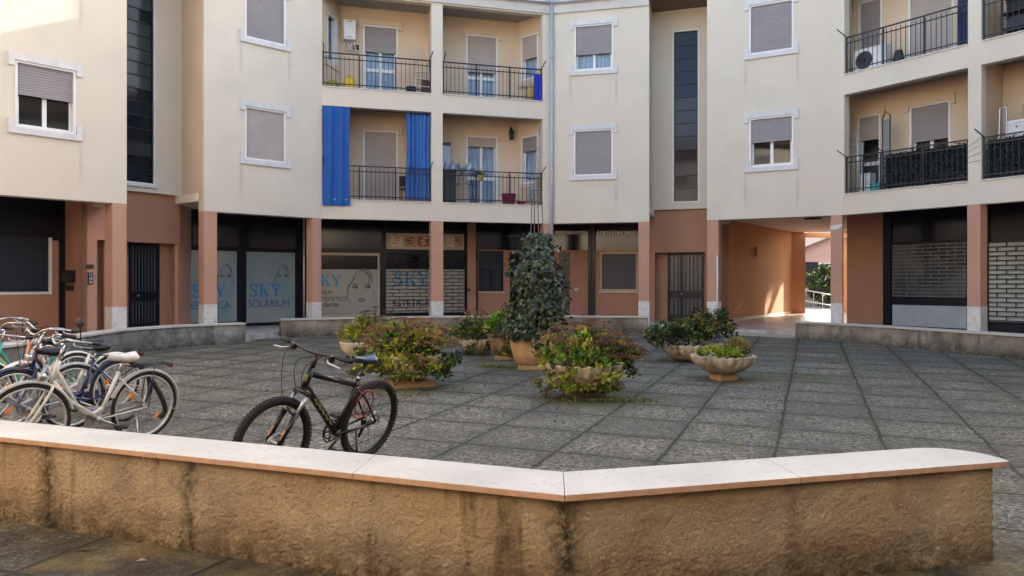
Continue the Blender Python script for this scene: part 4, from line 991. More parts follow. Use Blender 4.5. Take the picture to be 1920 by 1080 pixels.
# front right bowl
p = gp(1096, 742); t, c = planter_bowl('broad scalloped bowl overflowing with brown sedum, nearest the foreground wall', (p.x, p.y), .50, .33, base=True, bs=.20, bm=stemm)
a, b, h = MB(), MB(), MB()
sedum(a, b, h, c+Vector((0, .1, 0)), .66, .5, .58, 130, hm=(0, 0, 1, 1, 2)); sedum(a, b, h, c+Vector((.42, 0, 0)), .38, .3, .40, 60, hm=(0, 0, 1)); bush(a, c+Vector((-.02, -.46, -.10)), .50, .14, .15, 40, 15, .065, [(1, 4), (4, 2), (3, 2), (0, 2)], .09, low=-1); sedum(a, b, h, c+Vector((.1, -.42, -.25)), .4, .12, .14, 26, (.03, .05), (0, 0, 2))
bush(a, c+Vector((-.10, -.12, .12)), .56, .44, .32, 86, 15, .08, [(1, 4), (4, 5), (0, 3), (2, 2), (3, 1)], .12); bush(a, c+Vector((.48, 0, .06)), .22, .2, .2, 14, 18, .06, [(2, 2), (0, 2)], .1, low=-1)
bush(a, c+Vector((-.40, -.15, -.14)), .30, .25, .2, 26, 16, .06, [(3, 3), (0, 2), (1, 1)], .1, low=-1); fin(t, a, b, h)
# right bowl with a low planting
p = gp(1356, 711); t, c = planter_bowl('scalloped bowl on a clay block with low lime and orange leaves, at the right', (p.x, p.y), .47, .265, base=True, bs=.15)
a, b, h = MB(), MB(), MB(); bush(a, c+Vector((-.08, 0, .06)), .34, .34, .13, 60, 16, .06, [(4, 3), (1, 4), (0, 2)], .08); bush(a, c+Vector((.24, .1, .12)), .18, .2, .16, 24, 15, .055, [(3, 3), (1, 3)], .08); sedum(a, b, h, c+Vector((.2, .15, 0)), .28, .24, .24, 40, (.02, .035), (0, 0, 2)); fin(t, a, b, h)
# dark shrub bowl behind it
p = gp(1296, 676); t, c = planter_bowl('low bowl under a wide dark green and purple-brown shrub beside the grey court opening', (p.x, p.y), .55, .30, stone, False)
a, b, h = MB(), MB(), MB(); bush(a, c+Vector((-.25, 0, .12)), .60, .5, .38, 130, 18, .075, [(2, 5), (0, 3), (3, 1)], .13); bush(a, c+Vector((.38, .1, .30)), .46, .4, .40, 90, 18, .075, [(2, 6), (3, 1), (0, 1)], .12)
sedum(a, b, h, c+Vector((.2, 0, .15)), .7, .5, .5, 60, (.03, .055), (1, 1, 0)); fin(t, a, b, h)
# round pots of the ivy and its neighbour
def round_pot(label, loc, R, H, m, block=True):
    x, y = loc; z = gz(x, y); t = thing('planter', label, 'planter', (x, y, z), 'flower planters in the middle of the court'); hb = .07
    k = MB(); k.box(x-R*.62, x+R*.62, y-R*.62, y+R*.62, z-.01, z+hb); k.build('base_block', brickb, t)
    k = MB(); k.lathe([(.60*R, 0), (.70*R, .02), (.84*R, H*.35), (.95*R, H*.75), (.99*R, H*.92), (1.03*R, H*.93), (1.03*R, H), (.95*R, H), (.9*R, H*.88)], (x, y, z+hb), 64, 0, lambda a, i: 1+(.012*math.cos(a*36) if 0 < i < 5 else 0)); k.build('pot', m, t)
    k = MB(); k.lathe([(.92*R, H*.86), (.5*R, H*.9), (.01, H*.92)], (x, y, z+hb), 24); k.build('soil', soilm, t); return t, Vector((x, y, z+hb+H*.9))
p = gp(948, 672); t, c = round_pot('dark terracotta pot with a bright green bush, behind and left of the ivy pot', (p.x, p.y), .34, .40, terrd)
a, b, h = MB(), MB(), MB(); bush(a, c+Vector((-.02, 0, .18)), .36, .32, .30, 80, 18, .08, [(4, 6), (0, 2), (1, 1)], .1); bush(a, c+Vector((.0, -.2, -.15)), .3, .15, .3, 30, 14, .07, [(0, 3), (1, 1), (3, 1)], .1, low=-1); fin(t, a, b, h)
p = gp(893, 664); t, c = planter_bowl('planter of straggly green leaves and dry brown stalks, left of the bright green bush', (p.x, p.y), .36, .3, stone, False)
a, b, h = MB(), MB(), MB(); bush(a, c+Vector((0, 0, .14)), .48, .4, .26, 70, 16, .07, [(0, 4), (2, 2), (4, 2), (3, 1)], .12); sedum(a, b, h, c, .5, .4, .62, 50, (.03, .06), (1, 0, 1)); bush(a, c+Vector((.0, -.2, -.12)), .45, .2, .2, 30, 16, .06, [(0, 2), (2, 2)], .1, low=-1); fin(t, a, b, h)
p = gp(998, 690); t, c = round_pot('pale terracotta pot carrying a tall dark ivy column on thin canes', (p.x, p.y), .40, .50, terra)
iv = MB(); ic = c+Vector((.08, 0, 0)); Hh = 2.42-c.z
def ivy_r(z): q = z/Hh; return (.66-.44*q)*(1 if q < .92 else max(.05, 1-((q-.92)/.10)**2*.5))*(.84+.2*min(1, q*4))
lobes = [(0, 0), (.28, -.12), (.55, .10), (.40, .38), (.42, .62), (.16, .66), (0, 1.0), (-.16, .66), (-.42, .62), (-.40, .38), (-.55, .10), (-.28, -.12)]
for i in range(6200):
    z = rnd.random()**1.0*Hh; a_ = rnd.uniform(0, 2*PI); lump = .86+.50*noise.noise(Vector((math.cos(a_)*1.6, math.sin(a_)*1.6, z*2.2)))+.16*noise.noise(Vector((math.cos(a_)*4, math.sin(a_)*4, z*5)))
    r = ivy_r(z)*lump*rnd.uniform(.66, 1.08)+(rnd.uniform(.05, .20) if rnd.random() < .06 else 0)
    o = Vector((math.cos(a_), math.sin(a_), 0)); p0 = ic+o*r+Vector((0, 0, z))
    nrm = (o+Vector((0, 0, .35))+rv()*.85).normalized(); dn = Vector((0, 0, -1))+rv()*.5; dn = (dn-nrm*dn.dot(nrm)).normalized(); sd_ = dn.cross(nrm); s = rnd.uniform(.040, .085)
    pts_ = [p0+sd_*x*s+dn*y*s+nrm*(-abs(x)*.25*s) for x, y in lobes]; iv.add(pts_, [tuple(range(12))], 1 if rnd.random() < .24 else 0)
iv.build('ivy', [ivym, ivyl], t)
k = MB()
for i in range(14):   # runners that stick out and the woody core
    a_ = rnd.uniform(0, 2*PI); z = rnd.uniform(.6, Hh); r = ivy_r(z); p0 = ic+Vector((math.cos(a_)*r*.6, math.sin(a_)*r*.6, z)); p1 = p0+Vector((math.cos(a_)*.35, math.sin(a_)*.3, rnd.uniform(-.05, .2))); k.tube([p0, p0.lerp(p1, .5)+Vector((0, 0, .06)), p1], .004, 4)
k.lathe([(.20, 0), (.26, .4), (.22, Hh*.8), (.03, Hh*.95)], ic, 10); k.build('stems', mat('ivy_wood', (.035, .028, .02), .9, noise_s=20, noise_a=.3), t)
k = MB()
for dx, dy, tx in ((-.16, -.05, -.06), (-.05, .1, -.02), (.06, -.1, .03), (.16, .06, .10)): k.tube([ic+Vector((dx, dy, 0)), ic+Vector((tx-.02, dy*.3, 3.17-c.z))], .0085, 6)
k.tube([ic+Vector((-.10, 0, 3.15-c.z)), ic+Vector((.10, 0, 3.16-c.z))], .006, 6); k.build('canes', mat('cane', (.09, .06, .045), .7, noise_s=20, noise_a=.3), t)
a = MB(); bush(a, c+Vector((.0, -.12, .02)), .36, .28, .07, 40, 12, .05, [(4, 5), (0, 2)], .06); a.build('foliage', LM, t)
# weeds at the feet of the planters
w = MB()
for px, py, rx, ry, n in ((935, 688, .34, .16, 220), (1190, 752, .30, .16, 160), (1100, 752, .55, .10, 120), (760, 742, .55, .12, 120), (790, 730, .5, .1, 80)):
    q = gp(px, py)
    for _ in range(n):
        o = rv(); pp_ = Vector((q.x+o.x*rx, q.y+o.y*ry, gz(q.x, q.y+o.y*ry))); leaf(w, pp_, Vector((o.x*.5, o.y*.5, .6))+rv()*.4, rnd.uniform(.015, .045), .016, rnd.choice((0, 1, 2, 0, 3)))
o = w.build('weeds', LM); tag(o, 'tiny green weeds and fallen leaves on the paving round the planter feet', 'weeds'); o['kind'] = 'stuff'
# ------------------------------------------------------------------ bicycles
rubber = mat('tyre_rubber', (.0065, .0065, .0075), .75, noise_s=60, noise_a=.3, bump=.3, bump_s=120)
rimb = mat('black_rim', (.008, .008, .009), .35, .3, noise_s=20, noise_a=.2)
greyrub = mat('grip_rubber', (.009, .009, .010), .7, noise_s=60, noise_a=.2)
def paint(name, c, r=.32): return mat(name, c, r, 0, .5, noise_s=9, noise_a=.10)
def wheel(root, c, r, tw, M, rim_m, knob=False, spoke_m=None, disc=False, reflect=True, nsp=28):
    c = Vector(c); w = MB(); n = 64
    ring = [c+Vector((math.cos(2*PI*i/n)*(r-tw), 0, math.sin(2*PI*i/n)*(r-tw))) for i in range(n)]
    w.tube(ring, tw, 10, 0, True)
    if knob:
        for i in range(72):
            an = 2*PI*i/72
            for dy in (-.55, 0, .55):
                an2 = an+(PI/72 if dy == 0 else 0); rr = r-tw*.10-abs(dy)*tw*.42; p = c+Vector((math.cos(an2)*rr, dy*tw*1.25, math.sin(an2)*rr)); d = Vector((-math.sin(an2), 0, math.cos(an2)))
                w.bar(p-d*.007, p+d*.007, .013, .012, 0, (math.cos(an2), dy, math.sin(an2)))
    wo = w.xf(M).build('wheel', rubber, root)
    k = MB(); n = 48; ri = r-2*tw
    vs = []; fs = []
    for i in range(n):
        a = 2*PI*i/n; ca, sa = math.cos(a), math.sin(a)
        for rr, y in ((ri+.006, -.011), (ri+.006, .011), (ri-.014, .009), (ri-.014, -.009)): vs.append(c+Vector((ca*rr, y, sa*rr)))
    for i in range(n):
        for j in range(4): fs.append((i*4+j, i*4+(j+1) % 4, ((i+1) % n)*4+(j+1) % 4, ((i+1) % n)*4+j))
    k.add(vs, fs, 0, True); k.xf(M).build('rim', rim_m, wo)
    k = MB()
    for i in range(nsp):
        a = 2*PI*i/nsp; a2 = a+(.42 if i % 4 < 2 else -.42); y = .028 if i % 2 else -.028
        k.tube([c+Vector((math.cos(a2)*.022, y, math.sin(a2)*.022)), c+Vector((math.cos(a)*(ri-.012), 0, math.sin(a)*(ri-.012)))], .0013, 3)
    k.xf(M).build('spokes', spoke_m or steel, wo)
    k = MB(); k.tube([c+Vector((0, -.05, 0)), c+Vector((0, -.03, 0)), c+Vector((0, -.028, 0)), c+Vector((0, .028, 0)), c+Vector((0, .03, 0)), c+Vector((0, .05, 0))], [.012, .012, .024, .024, .012, .012], 10)
    if disc:
        for rr in (.078, .062): k.tube([c+Vector((math.cos(2*PI*i/24)*rr, .035, math.sin(2*PI*i/24)*rr)) for i in range(24)], .006, 5, 0, True)
        for i in range(5): a = 2*PI*i/5; k.bar(c+Vector((math.cos(a)*.02, .035, math.sin(a)*.02)), c+Vector((math.cos(a+.3)*.07, .035, math.sin(a+.3)*.07)), .006, .003)
    k.xf(M).build('hub', steel, wo)
    if reflect:
        for a in (.7, .7+PI):
            k = MB(); q = c+Vector((math.cos(a)*ri*.62, 0, math.sin(a)*ri*.62)); d = Vector((-math.sin(a), 0, math.cos(a))); k.bar(q-d*.035, q+d*.035, .012, .03, 0, (math.cos(a), 0, math.sin(a))); k.xf(M).build('spoke_reflector', mat('amber_reflector', (.75, .22, .02), .2, noise_s=60, noise_a=.2), wo)
    return wo
def saddle_mesh(k, c, L=.27, W=.15, H=.055):
    n = 14; vs = []; fs = []; m = 10
    for i in range(n+1):
        s = i/n; x = -L*.45+L*s; wd = W/2*(1 if s < .25 else max(.16, 1-((s-.25)/.5)**.8*.80)) * (math.sin(min(1, s/.12)*PI/2))**.5 if s > 0 else .012
        if s > .95: wd *= .75
        for j in range(m):
            a = 2*PI*j/m; y = math.cos(a)*wd; z = math.sin(a)*(H*.42 if math.sin(a) > 0 else H*.75*(1 if s < .5 else .7))+.018*(s-.45)**2*4+(-.012*abs(math.cos(a))**2)
            vs.append(c+Vector((x, y, z)))
    for i in range(n):
        for j in range(m): fs.append((i*m+j, i*m+(j+1) % m, (i+1)*m+(j+1) % m, (i+1)*m+j))
    fs += [tuple(range(m)), tuple(n*m+j for j in reversed(range(m)))]
    k.add(vs, fs, 0, True)
def steer_mat(pivot, axis, ang): return Matrix.Translation(pivot) @ Matrix.Rotation(ang, 4, axis) @ Matrix.Translation(-Vector(pivot))
I4 = Matrix.Identity(4)
def bike_root(name, label, x, y, heading, lean, group):
    return thing(name, label, 'bicycle', (x, y, gz(x, y)), group, rot=(Matrix.Rotation(heading, 3, 'Z') @ Matrix.Rotation(lean, 3, 'X')).to_euler())
def mountain_bike(label, x, y, heading, lean, steer=0):
    t = bike_root('bicycle', label, x, y, heading, lean, 'bicycles parked by the low wall')
    r = .350; ra = Vector((-.53, 0, r)); fa = Vector((.55, 0, r)); bb = Vector((-.11, 0, .305)); hb_ = Vector((.325, 0, .745)); ht = Vector((.275, 0, .885)); ax = (ht-hb_).normalized()
    Ms = steer_mat(hb_, ax, steer); blk = paint('black_frame', (.005, .005, .0055), .3); yel = paint('yellow_decal', (.27, .245, .05), .4)
    f = MB(); st_ = Vector((-.27, 0, .69))
    f.tube([hb_-ax*.01, ht+ax*.01], .027, 12); f.tube([ht-ax*.035, st_+Vector((.0, 0, .0))], [.024, .020], 12, 0, False); f.tube([hb_+ax*.03, bb], [.031, .027], 12); f.tube([bb, st_+(st_-bb).normalized()*.06], .018, 12)
    for sy in (-1, 1):
        f.tube([bb+Vector((0, sy*.03, 0)), Vector((-.30, sy*.055, .325)), ra+Vector((0, sy*.065, 0))], .011, 8); f.tube([st_+Vector((0, sy*.018, -.03)), Vector((-.36, sy*.055, .58)), ra+Vector((0, sy*.065, 0))], .0095, 8)
    f.tube([bb+Vector((0, -.038, 0)), bb+Vector((0, .038, 0))], .024, 12); fr = f.build('frame', blk, t)
    d = MB()
    for q in range(5):
        a = hb_.lerp(bb, .25+.11*q); b = hb_.lerp(bb, .32+.11*q)
        for sy in (-1, 1): d.bar(a+Vector((0, sy*.0285, .012)), b+Vector((0, sy*.0285, -.004)), .006, .022, 0, (0, 1, 0))
    fw_ = ht.lerp(hb_, .5)+Vector((.0275, 0, .008)); d.box(fw_.x-.004, fw_.x+.003, -.014, .014, fw_.z-.022, fw_.z-.014); d.box(fw_.x-.006, fw_.x+.001, -.014, .014, fw_.z+.016, fw_.z+.024); d.box(fw_.x-.005, fw_.x+.002, -.014, -.007, fw_.z-.014, fw_.z+.016); d.box(fw_.x-.005, fw_.x+.002, .007, .014, fw_.z-.014, fw_.z+.016)
    d.build('decal', yel, fr)
    k = MB(); cr = hb_-ax*.03
    k.tube([cr+Vector((0, -.075, 0)), cr+Vector((.015, -.04, .01)), cr+Vector((.015, .04, .01)), cr+Vector((0, .075, 0))], .021, 10)
    for sy in (-1, 1): k.tube([cr+Vector((0, sy*.068, .01)), cr+Vector((0, sy*.068, 0))-ax*.02+Vector((0, 0, -.0))], .022, 10)
    fo = k.xf(Ms).build('fork', blk, t)
    k = MB()
    dr = (fa+Vector((0, 0, 0))-cr)
    for sy in (-1, 1): k.tube([cr+Vector((0, sy*.068, 0)), cr+dr*.48+Vector((0, sy*.068, 0))], .0155, 10)
    k.xf(Ms).build('stanchions', steel, fo)
    k = MB()
    for sy in (-1, 1): k.tube([cr+dr*.40+Vector((0, sy*.068, 0)), cr+dr*.7+Vector((0, sy*.068, 0)), fa+Vector((0, sy*.066, -.01))], [.023, .021, .017], 10)
    k.tube([cr+dr*.42+Vector((.02, -.066, 0)), cr+dr*.36+Vector((.045, 0, .01)), cr+dr*.42+Vector((.02, .066, 0))], .012, 8); k.xf(Ms).build('fork_lowers', blk, fo)
    k = MB()
    for sy in (-1, 1): k = MB(); k.bar(cr+dr*.72+Vector((.022, sy*.068, 0)), cr+dr*.9+Vector((.018, sy*.068, 0)), .018, .004, 0, (1, 0, 0)); k.xf(Ms).build('decal', mat('orange_decal', (.40, .18, .08), .4, noise_s=60, noise_a=.5), fo)
    k = MB(); s0 = ht+ax*.115; hc = s0+Vector((.06, 0, .035))
    k.tube([ht, s0+ax*.03], .019, 10); k.tube([s0+ax*.012, hc], .018, 10)
    bar_ = [hc+Vector((-.032, -.40, .014)), hc+Vector((-.015, -.22, .012)), hc+Vector((0, -.06, 0)), hc+Vector((0, .06, 0)), hc+Vector((-.015, .22, .012)), hc+Vector((-.032, .40, .014))]
    k.tube([Vector(p_) for p_ in smooth_curve(bar_, 4)], .0145, 8); hbar = k.xf(Ms).build('handlebar', blk, t)
    for sy in (-1, 1):
        k = MB(); k.tube([hc+Vector((-.020, sy*.27, .0125)), hc+Vector((-.033, sy*.408, .0142))], [.020, .021], 10); k.xf(Ms).build('grip', greyrub, hbar)
        k = MB(); q = hc+Vector((-.012, sy*.22, .011)); k.tube([q, q+Vector((.045, 0, -.018))], .018, 8); k.box(q.x-.0, q.x+.05, q.y-.025, q.y+.03, q.z-.04, q.z-.012); k.xf(Ms).build('brake_mount', blk, hbar)
        k = MB(); k.tube(smooth_curve([q+Vector((.045, 0, -.02)), q+Vector((.075, sy*.05, -.035)), q+Vector((.06, sy*.14, -.045)), q+Vector((.062, sy*.165, -.05))], 4), .0055, 6, flat=1.6); k.xf(Ms).build('brake_lever', steel, hbar)
    k = MB()
    for pts_ in ([hc+Vector((.03, -.18, .01)), hc+Vector((.16, -.12, -.06)), hb_+Vector((.13, -.08, -.05)), cr+Vector((.02, -.066, -.12))], [hc+Vector((.03, .18, .01)), hc+Vector((.17, .05, -.05)), hb_+Vector((.10, .02, .03)), hb_+Vector((.0, .035, .0))], [hc+Vector((.03, .16, 0)), hc+Vector((.13, .1, -.09)), hb_+Vector((.06, .05, .02)), hb_.lerp(bb, .3)+Vector((.0, .032, 0))]): k.tube(smooth_curve(pts_, 6), .0032, 5)
    k.xf(Ms).build('cables', greyrub, hbar)
    sp_ = st_+(st_-bb).normalized()*.20; k = MB(); k.tube([st_, sp_], .0145, 10); spo = k.build('seat_post', blk, t)
    k = MB(); saddle_mesh(k, sp_+Vector((.02, 0, .035)), .28, .155, .06); k.build('saddle', mat('saddle_vinyl', (.013, .023, .055), .26, noise_s=30, noise_a=.2), spo)
    k = MB(); k.tube([st_+(st_-bb).normalized()*.055, st_+(st_-bb).normalized()*.075], .022, 10); k.build('clamp', steel, spo)
    k = MB()
    for rr, y in ((.088, -.048), (.066, -.055)):
        k.tube([bb+Vector((math.cos(2*PI*i/36)*rr, y, math.sin(2*PI*i/36)*rr)) for i in range(36)], .006, 5, 0, True)
    for i in range(4): a = 2*PI*i/4; k.bar(bb+Vector((0, -.05, 0)), bb+Vector((math.cos(a)*.085, -.05, math.sin(a)*.085)), .012, .006)
    ck = k.build('crankset', rimb, t)
    for sy, a in ((-1, 2.6), (1, 2.6+PI)):
        e = bb+Vector((math.cos(a)*.17, sy*.085, math.sin(a)*.17)); k = MB(); k.tube([bb+Vector((0, sy*.06, 0)), e], .012, 8); k.build('crank_arm', rimb, ck)
        k = MB(); k.box(e.x-.045, e.x+.045, min(e.y, e.y+sy*.095), max(e.y, e.y+sy*.095), e.z-.012, e.z+.012); k.build('pedal', greyrub, ck)
    k = MB()
    for rr, y in ((.078, -.030), (.064, -.036), (.052, -.042), (.04, -.048)): k.tube([ra+Vector((math.cos(2*PI*i/30)*rr, y, math.sin(2*PI*i/30)*rr)) for i in range(30)], .004, 5, 0, True)
    for s in (1, -1): k.tube([bb+Vector((0, -.05, s*.088)), ra+Vector((0, -.04, s*.06))], .004, 5)
    dd = ra+Vector((.02, -.05, -.09)); k.tube([ra+Vector((.0, -.05, -.02)), dd, dd+Vector((.03, 0, -.08))], [.02, .016, .01], 8); k.build('drivetrain', rimb, t)
    wheel(t, ra, r, .026, I4, rimb, True, rimb, True, False); wheel(t, fa, r, .026, Ms, rimb, True, rimb, True, False)
    k = MB(); kc = Vector((-.36, 0, .56)); n = 40; pp_ = []
    for i in range(n): a = 2*PI*i/n*2; pp_.append(Vector((-.37+.10*math.cos(a)+.03*math.sin(a*.5), .075*math.sin(a*.5+.5), .53+.13*math.sin(a)*(1 if i < n/2 else .8))))
    k.tube(pp_, .006, 6, 0, True); k.build('cable_lock', mat('red_cable', (.35, .03, .03), .4, noise_s=40, noise_a=.2), t)
    k = MB(); k.tube([Vector((-.30, .05, .34)), Vector((-.26, .17, .02))], .009, 8); k.build('kickstand', blk, t)
    return t
def city_bike(label, x, y, heading, lean, col, sad, steer=0, rack=True, fender=None, mirror=False, crossbar=False, guard=True, grip=None, colname='p', sph=.10):
    t = bike_root('bicycle', label, x, y, heading, lean, 'bicycles parked by the low wall')
    r = .335; ra = Vector((-.52, 0, r)); fa = Vector((.53, 0, r)); bb = Vector((-.07, 0, .28)); hb_ = Vector((.36, 0, .66)); ht = Vector((.31, 0, .85)); ax = (ht-hb_).normalized()
    Ms = steer_mat(hb_, ax, steer); pm = paint(colname, col); fm = paint(colname+'_fender', fender or col)
    st_ = Vector((-.24, 0, .70)); f = MB()
    f.tube([hb_, ht], .02, 10)
    if crossbar: f.tube([ht-ax*.03, st_-Vector((0, 0, .04))], .016, 10); f.tube([hb_+ax*.02, bb], .018, 10)
    else:
        f.tube(smooth_curve([hb_+ax*.12, Vector((.24, 0, .62)), Vector((.10, 0, .39)), Vector((.0, 0, .335)), bb.lerp(st_, .22)], 6), .0165, 10); f.tube([hb_+ax*.02, Vector((.20, 0, .48)), bb], [.021, .021, .020], 10)
    f.tube([bb, st_], .0165, 10)
    for sy in (-1, 1): f.tube([bb+Vector((0, sy*.03, 0)), ra+Vector((0, sy*.06, 0))], .009, 8); f.tube([st_+Vector((0, sy*.015, -.06)), ra+Vector((0, sy*.06, 0))], .008, 8)
    f.tube([bb+Vector((0, -.035, 0)), bb+Vector((0, .035, 0))], .022, 10); fr = f.build('frame', pm, t)
    d = MB(); a = hb_.lerp(bb, .22); b = hb_.lerp(bb, .62)
    for sy in (-1, 1):
        for q in range(6): s0 = a.lerp(b, q/6); d.bar(s0+Vector((0, sy*.0205, .008)), s0.lerp(b, .12)+Vector((0, sy*.0205, .008)), .003, .014, 0, (0, 1, 0))
    d.build('decal', greyrub if sum(col) > .6 else trimw, fr)
    k = MB(); cr = hb_-ax*.02
    for sy in (-1, 1): k.tube(smooth_curve([cr+Vector((0, 0, .0)), cr+Vector((.005, sy*.05, -.03)), cr.lerp(fa, .6)+Vector((-.01, sy*.055, 0)), fa+Vector((0, sy*.05, 0))], 4), .012, 8)
    k.xf(Ms).build('fork', pm, t)
    k = MB(); hc = ht+ax*.14; k.tube([ht, hc], .012, 8); k.tube([hc, hc+Vector((.06, 0, .01))], .014, 8); h0 = hc+Vector((.06, 0, .01))
    pth = [h0+Vector((-.24, -.29, .02)), h0+Vector((-.10, -.27, .045)), h0+Vector((-.02, -.15, .05)), h0, h0+Vector((-.02, .15, .05)), h0+Vector((-.10, .27, .045)), h0+Vector((-.24, .29, .02))]
    k.tube(smooth_curve(pth, 5), .011, 8); hbar = k.xf(Ms).build('handlebar', steel, t)
    for sy in (-1, 1):
        k = MB(); k.tube([h0+Vector((-.13, sy*.274, .042)), h0+Vector((-.25, sy*.291, .018))], .017, 8); k.xf(Ms).build('grip', grip or greyrub, hbar)
        k = MB(); k.tube(smooth_curve([h0+Vector((-.07, sy*.23, .045)), h0+Vector((-.06, sy*.27, .01)), h0+Vector((-.19, sy*.29, -.015))], 4), .006, 6); k.xf(Ms).build('brake_lever', steel, hbar)
    k = MB()
    for sy in (-1, 1): k.tube(smooth_curve([h0+Vector((-.06, sy*.22, .04)), h0+Vector((.10, sy*.12, .06)), hb_+Vector((.10, sy*.02, .08)), hb_+Vector((.03, sy*.02, -.02))], 6), .003, 5)
    k.xf(Ms).build('cables', greyrub, hbar)
    if mirror: k = MB(); e = h0+Vector((-.10, .27, .05)); m_ = e+Vector((.05, .10, .17)); k.tube(smooth_curve([e, e+Vector((.02, .05, .08)), m_], 4), .005, 6); k.lathe([(.004, -.02), (.05, -.014), (.062, 0), (.055, .012), (.01, .016)], (0, 0, 0), 16); n0 = len(k.v)-16*5; Mm = Matrix.Translation(m_) @ Matrix.Rotation(-PI/2, 4, 'Y') @ Matrix.Diagonal((.7, 1.25, 1, 1)); k.v[n0:] = [Mm @ v for v in k.v[n0:]]; k.xf(Ms).build('mirror', greyrub, hbar)
    k = MB(); k.lathe([(.01, -.03), (.035, -.02), (.042, .03), (.036, .036), (.002, .038)], (0, 0, 0), 14); k.xf(Matrix.Translation(hb_+Vector((.07, 0, .06))) @ Matrix.Rotation(PI/2, 4, 'Y')); k.xf(Ms).build('headlamp', steel, t)
    sp_ = st_+(st_-bb).normalized()*sph; k = MB(); k.tube([st_, sp_], .013, 8); spo = k.build('seat_post', steel, t)
    k = MB(); saddle_mesh(k, sp_+Vector((.0, 0, .04)), .27, .20, .075)
    k.build('saddle', sad, spo)
    k = MB()
    for sy in (-.05, .05): k.tube([sp_+Vector((-.09, sy, .02)), sp_+Vector((-.09, sy, -.02))], .016, 8)
    k.build('saddle_springs', steel, spo)
    # mudguards
    def guard_mesh(c, a0, a1, M, nm):
        k = MB(); n = 26; vs = []; fs = []; R = r+.022
        for i in range(n+1):
            a = a0+(a1-a0)*i/n
            for j, (y, dr) in enumerate(((-.028, -.016), (-.018, .002), (0, .007), (.018, .002), (.028, -.016), (.026, -.018), (0, .003), (-.026, -.018))): vs.append(c+Vector((math.cos(a)*(R+dr), y, math.sin(a)*(R+dr))))
        for i in range(n):
            for j in range(8): fs.append((i*8+j, i*8+(j+1) % 8, (i+1)*8+(j+1) % 8, (i+1)*8+j))
        k.add(vs, fs, 0, True)
        for sy in (-1, 1): e = c+Vector((math.cos(a1)*R, sy*.026, math.sin(a1)*R)); k.tube([c+Vector((0, sy*.055, 0)), e], .003, 5)
        k.xf(M).build(nm, fm, t)
    guard_mesh(ra, .35, 3.35, I4, 'mudguard'); guard_mesh(fa, 2.9, .75, Ms, 'mudguard')
    if rack:
        k = MB(); zr = .735
        for y in (-.06, -.02, .02, .06): k.tube([Vector((-.34, y, zr)), Vector((-.74, y, zr))], .005, 6)
        for x_ in (-.36, -.5, -.62, -.74): k.tube([Vector((x_, -.062, zr)), Vector((x_, .062, zr))], .005, 6)
        for sy in (-1, 1): k.tube([ra+Vector((0, sy*.065, 0)), Vector((-.56, sy*.062, zr))], .005, 6); k.tube([Vector((-.34, sy*.06, zr)), Vector((-.25, sy*.02, .66))], .005, 6)
        rk = k.build('rack', blackm, t)
        k = MB(); k.box(-.775, -.745, -.03, .03, zr-.04, zr-.005); k.build('tail_lamp', mat('red_lens', (.10, .008, .008), .25, noise_s=40, noise_a=.2), rk)
    k = MB(); k.tube([bb+Vector((math.cos(2*PI*i/30)*.085, -.05, math.sin(2*PI*i/30)*.085)) for i in range(30)], .006, 5, 0, True)
    for i in range(5): a = 2*PI*i/5; k.bar(bb+Vector((0, -.05, 0)), bb+Vector((math.cos(a)*.082, -.05, math.sin(a)*.082)), .01, .005)
    for s in (1, -1): k.tube([bb+Vector((0, -.05, s*.085)), ra+Vector((0, -.04, s*.045))], .004, 5)
    ck = k.build('crankset', steel, t)
    for sy, a in ((-1, .5), (1, .5+PI)):
        e = bb+Vector((math.cos(a)*.165, sy*.08, math.sin(a)*.165)); k = MB(); k.tube([bb+Vector((0, sy*.05, 0)), e], .010, 8); k.build('crank_arm', steel, ck)
        k = MB(); k.box(e.x-.04, e.x+.04, min(e.y, e.y+sy*.09), max(e.y, e.y+sy*.09), e.z-.011, e.z+.011); k.build('pedal', greyrub, ck)
    if guard: k = MB(); k.hexa([bb+Vector(v) for v in ((-.47, -.062, -.03), (.09, -.062, -.08), (.09, -.056, -.08), (-.47, -.056, -.03), (-.47, -.062, .10), (.10, -.062, .10), (.10, -.056, .10), (-.47, -.056, .10))]); k.build('chain_guard', fm, t)
    wheel(t, ra, r, .019, I4, alu, False, steel); wheel(t, fa, r, .019, Ms, alu, False, steel)
    k = MB(); k.tube([Vector((-.40, .05, .30)), Vector((-.36, .20, .02))], .008, 8); k.build('kickstand', steel, t)
    return t
def head(dx, dy): return math.atan2(dy, dx)
mountain_bike('black mountain bike with yellow marks and red cable lock, standing alone behind the foreground wall', -1.56, 6.10, head(-.5, -.866), -math.radians(12), -.09)
whs = mat('white_saddle', (.56, .54, .50), .45, noise_s=14, noise_a=.12, col2=(.40, .30, .20), s2=9, lo=.55, hi=.8); bks = mat('black_saddle', (.009, .009, .012), .35, noise_s=14, noise_a=.2)
b1 = city_bike('white step-through bicycle with a worn white saddle and rear rack, frontmost of the left row', -3.85, 6.84, head(-.52, -.855), -math.radians(6), (.54, .53, .49), whs, steer=-.18, colname='ivory_paint', mirror=True, fender=(.36, .35, .33))
k = MB(); q0 = Vector((-.60, .10, .62)); k.tube(smooth_curve([Vector((-.52, .09, .60)), Vector((-.60, .12, .45)), Vector((-.66, .12, .30)), Vector((-.62, .1, .22))], 5), .024, 8)
o = k.build('folding_lock', greyrub, b1)
city_bike('dark blue bicycle with a black saddle, squeezed in behind the ivory step-through', -4.52, 7.72, head(-.55, -.835), math.radians(3), (.012, .022, .085), bks, steer=.12, colname='navy_paint', crossbar=False, fender=(.02, .03, .08))
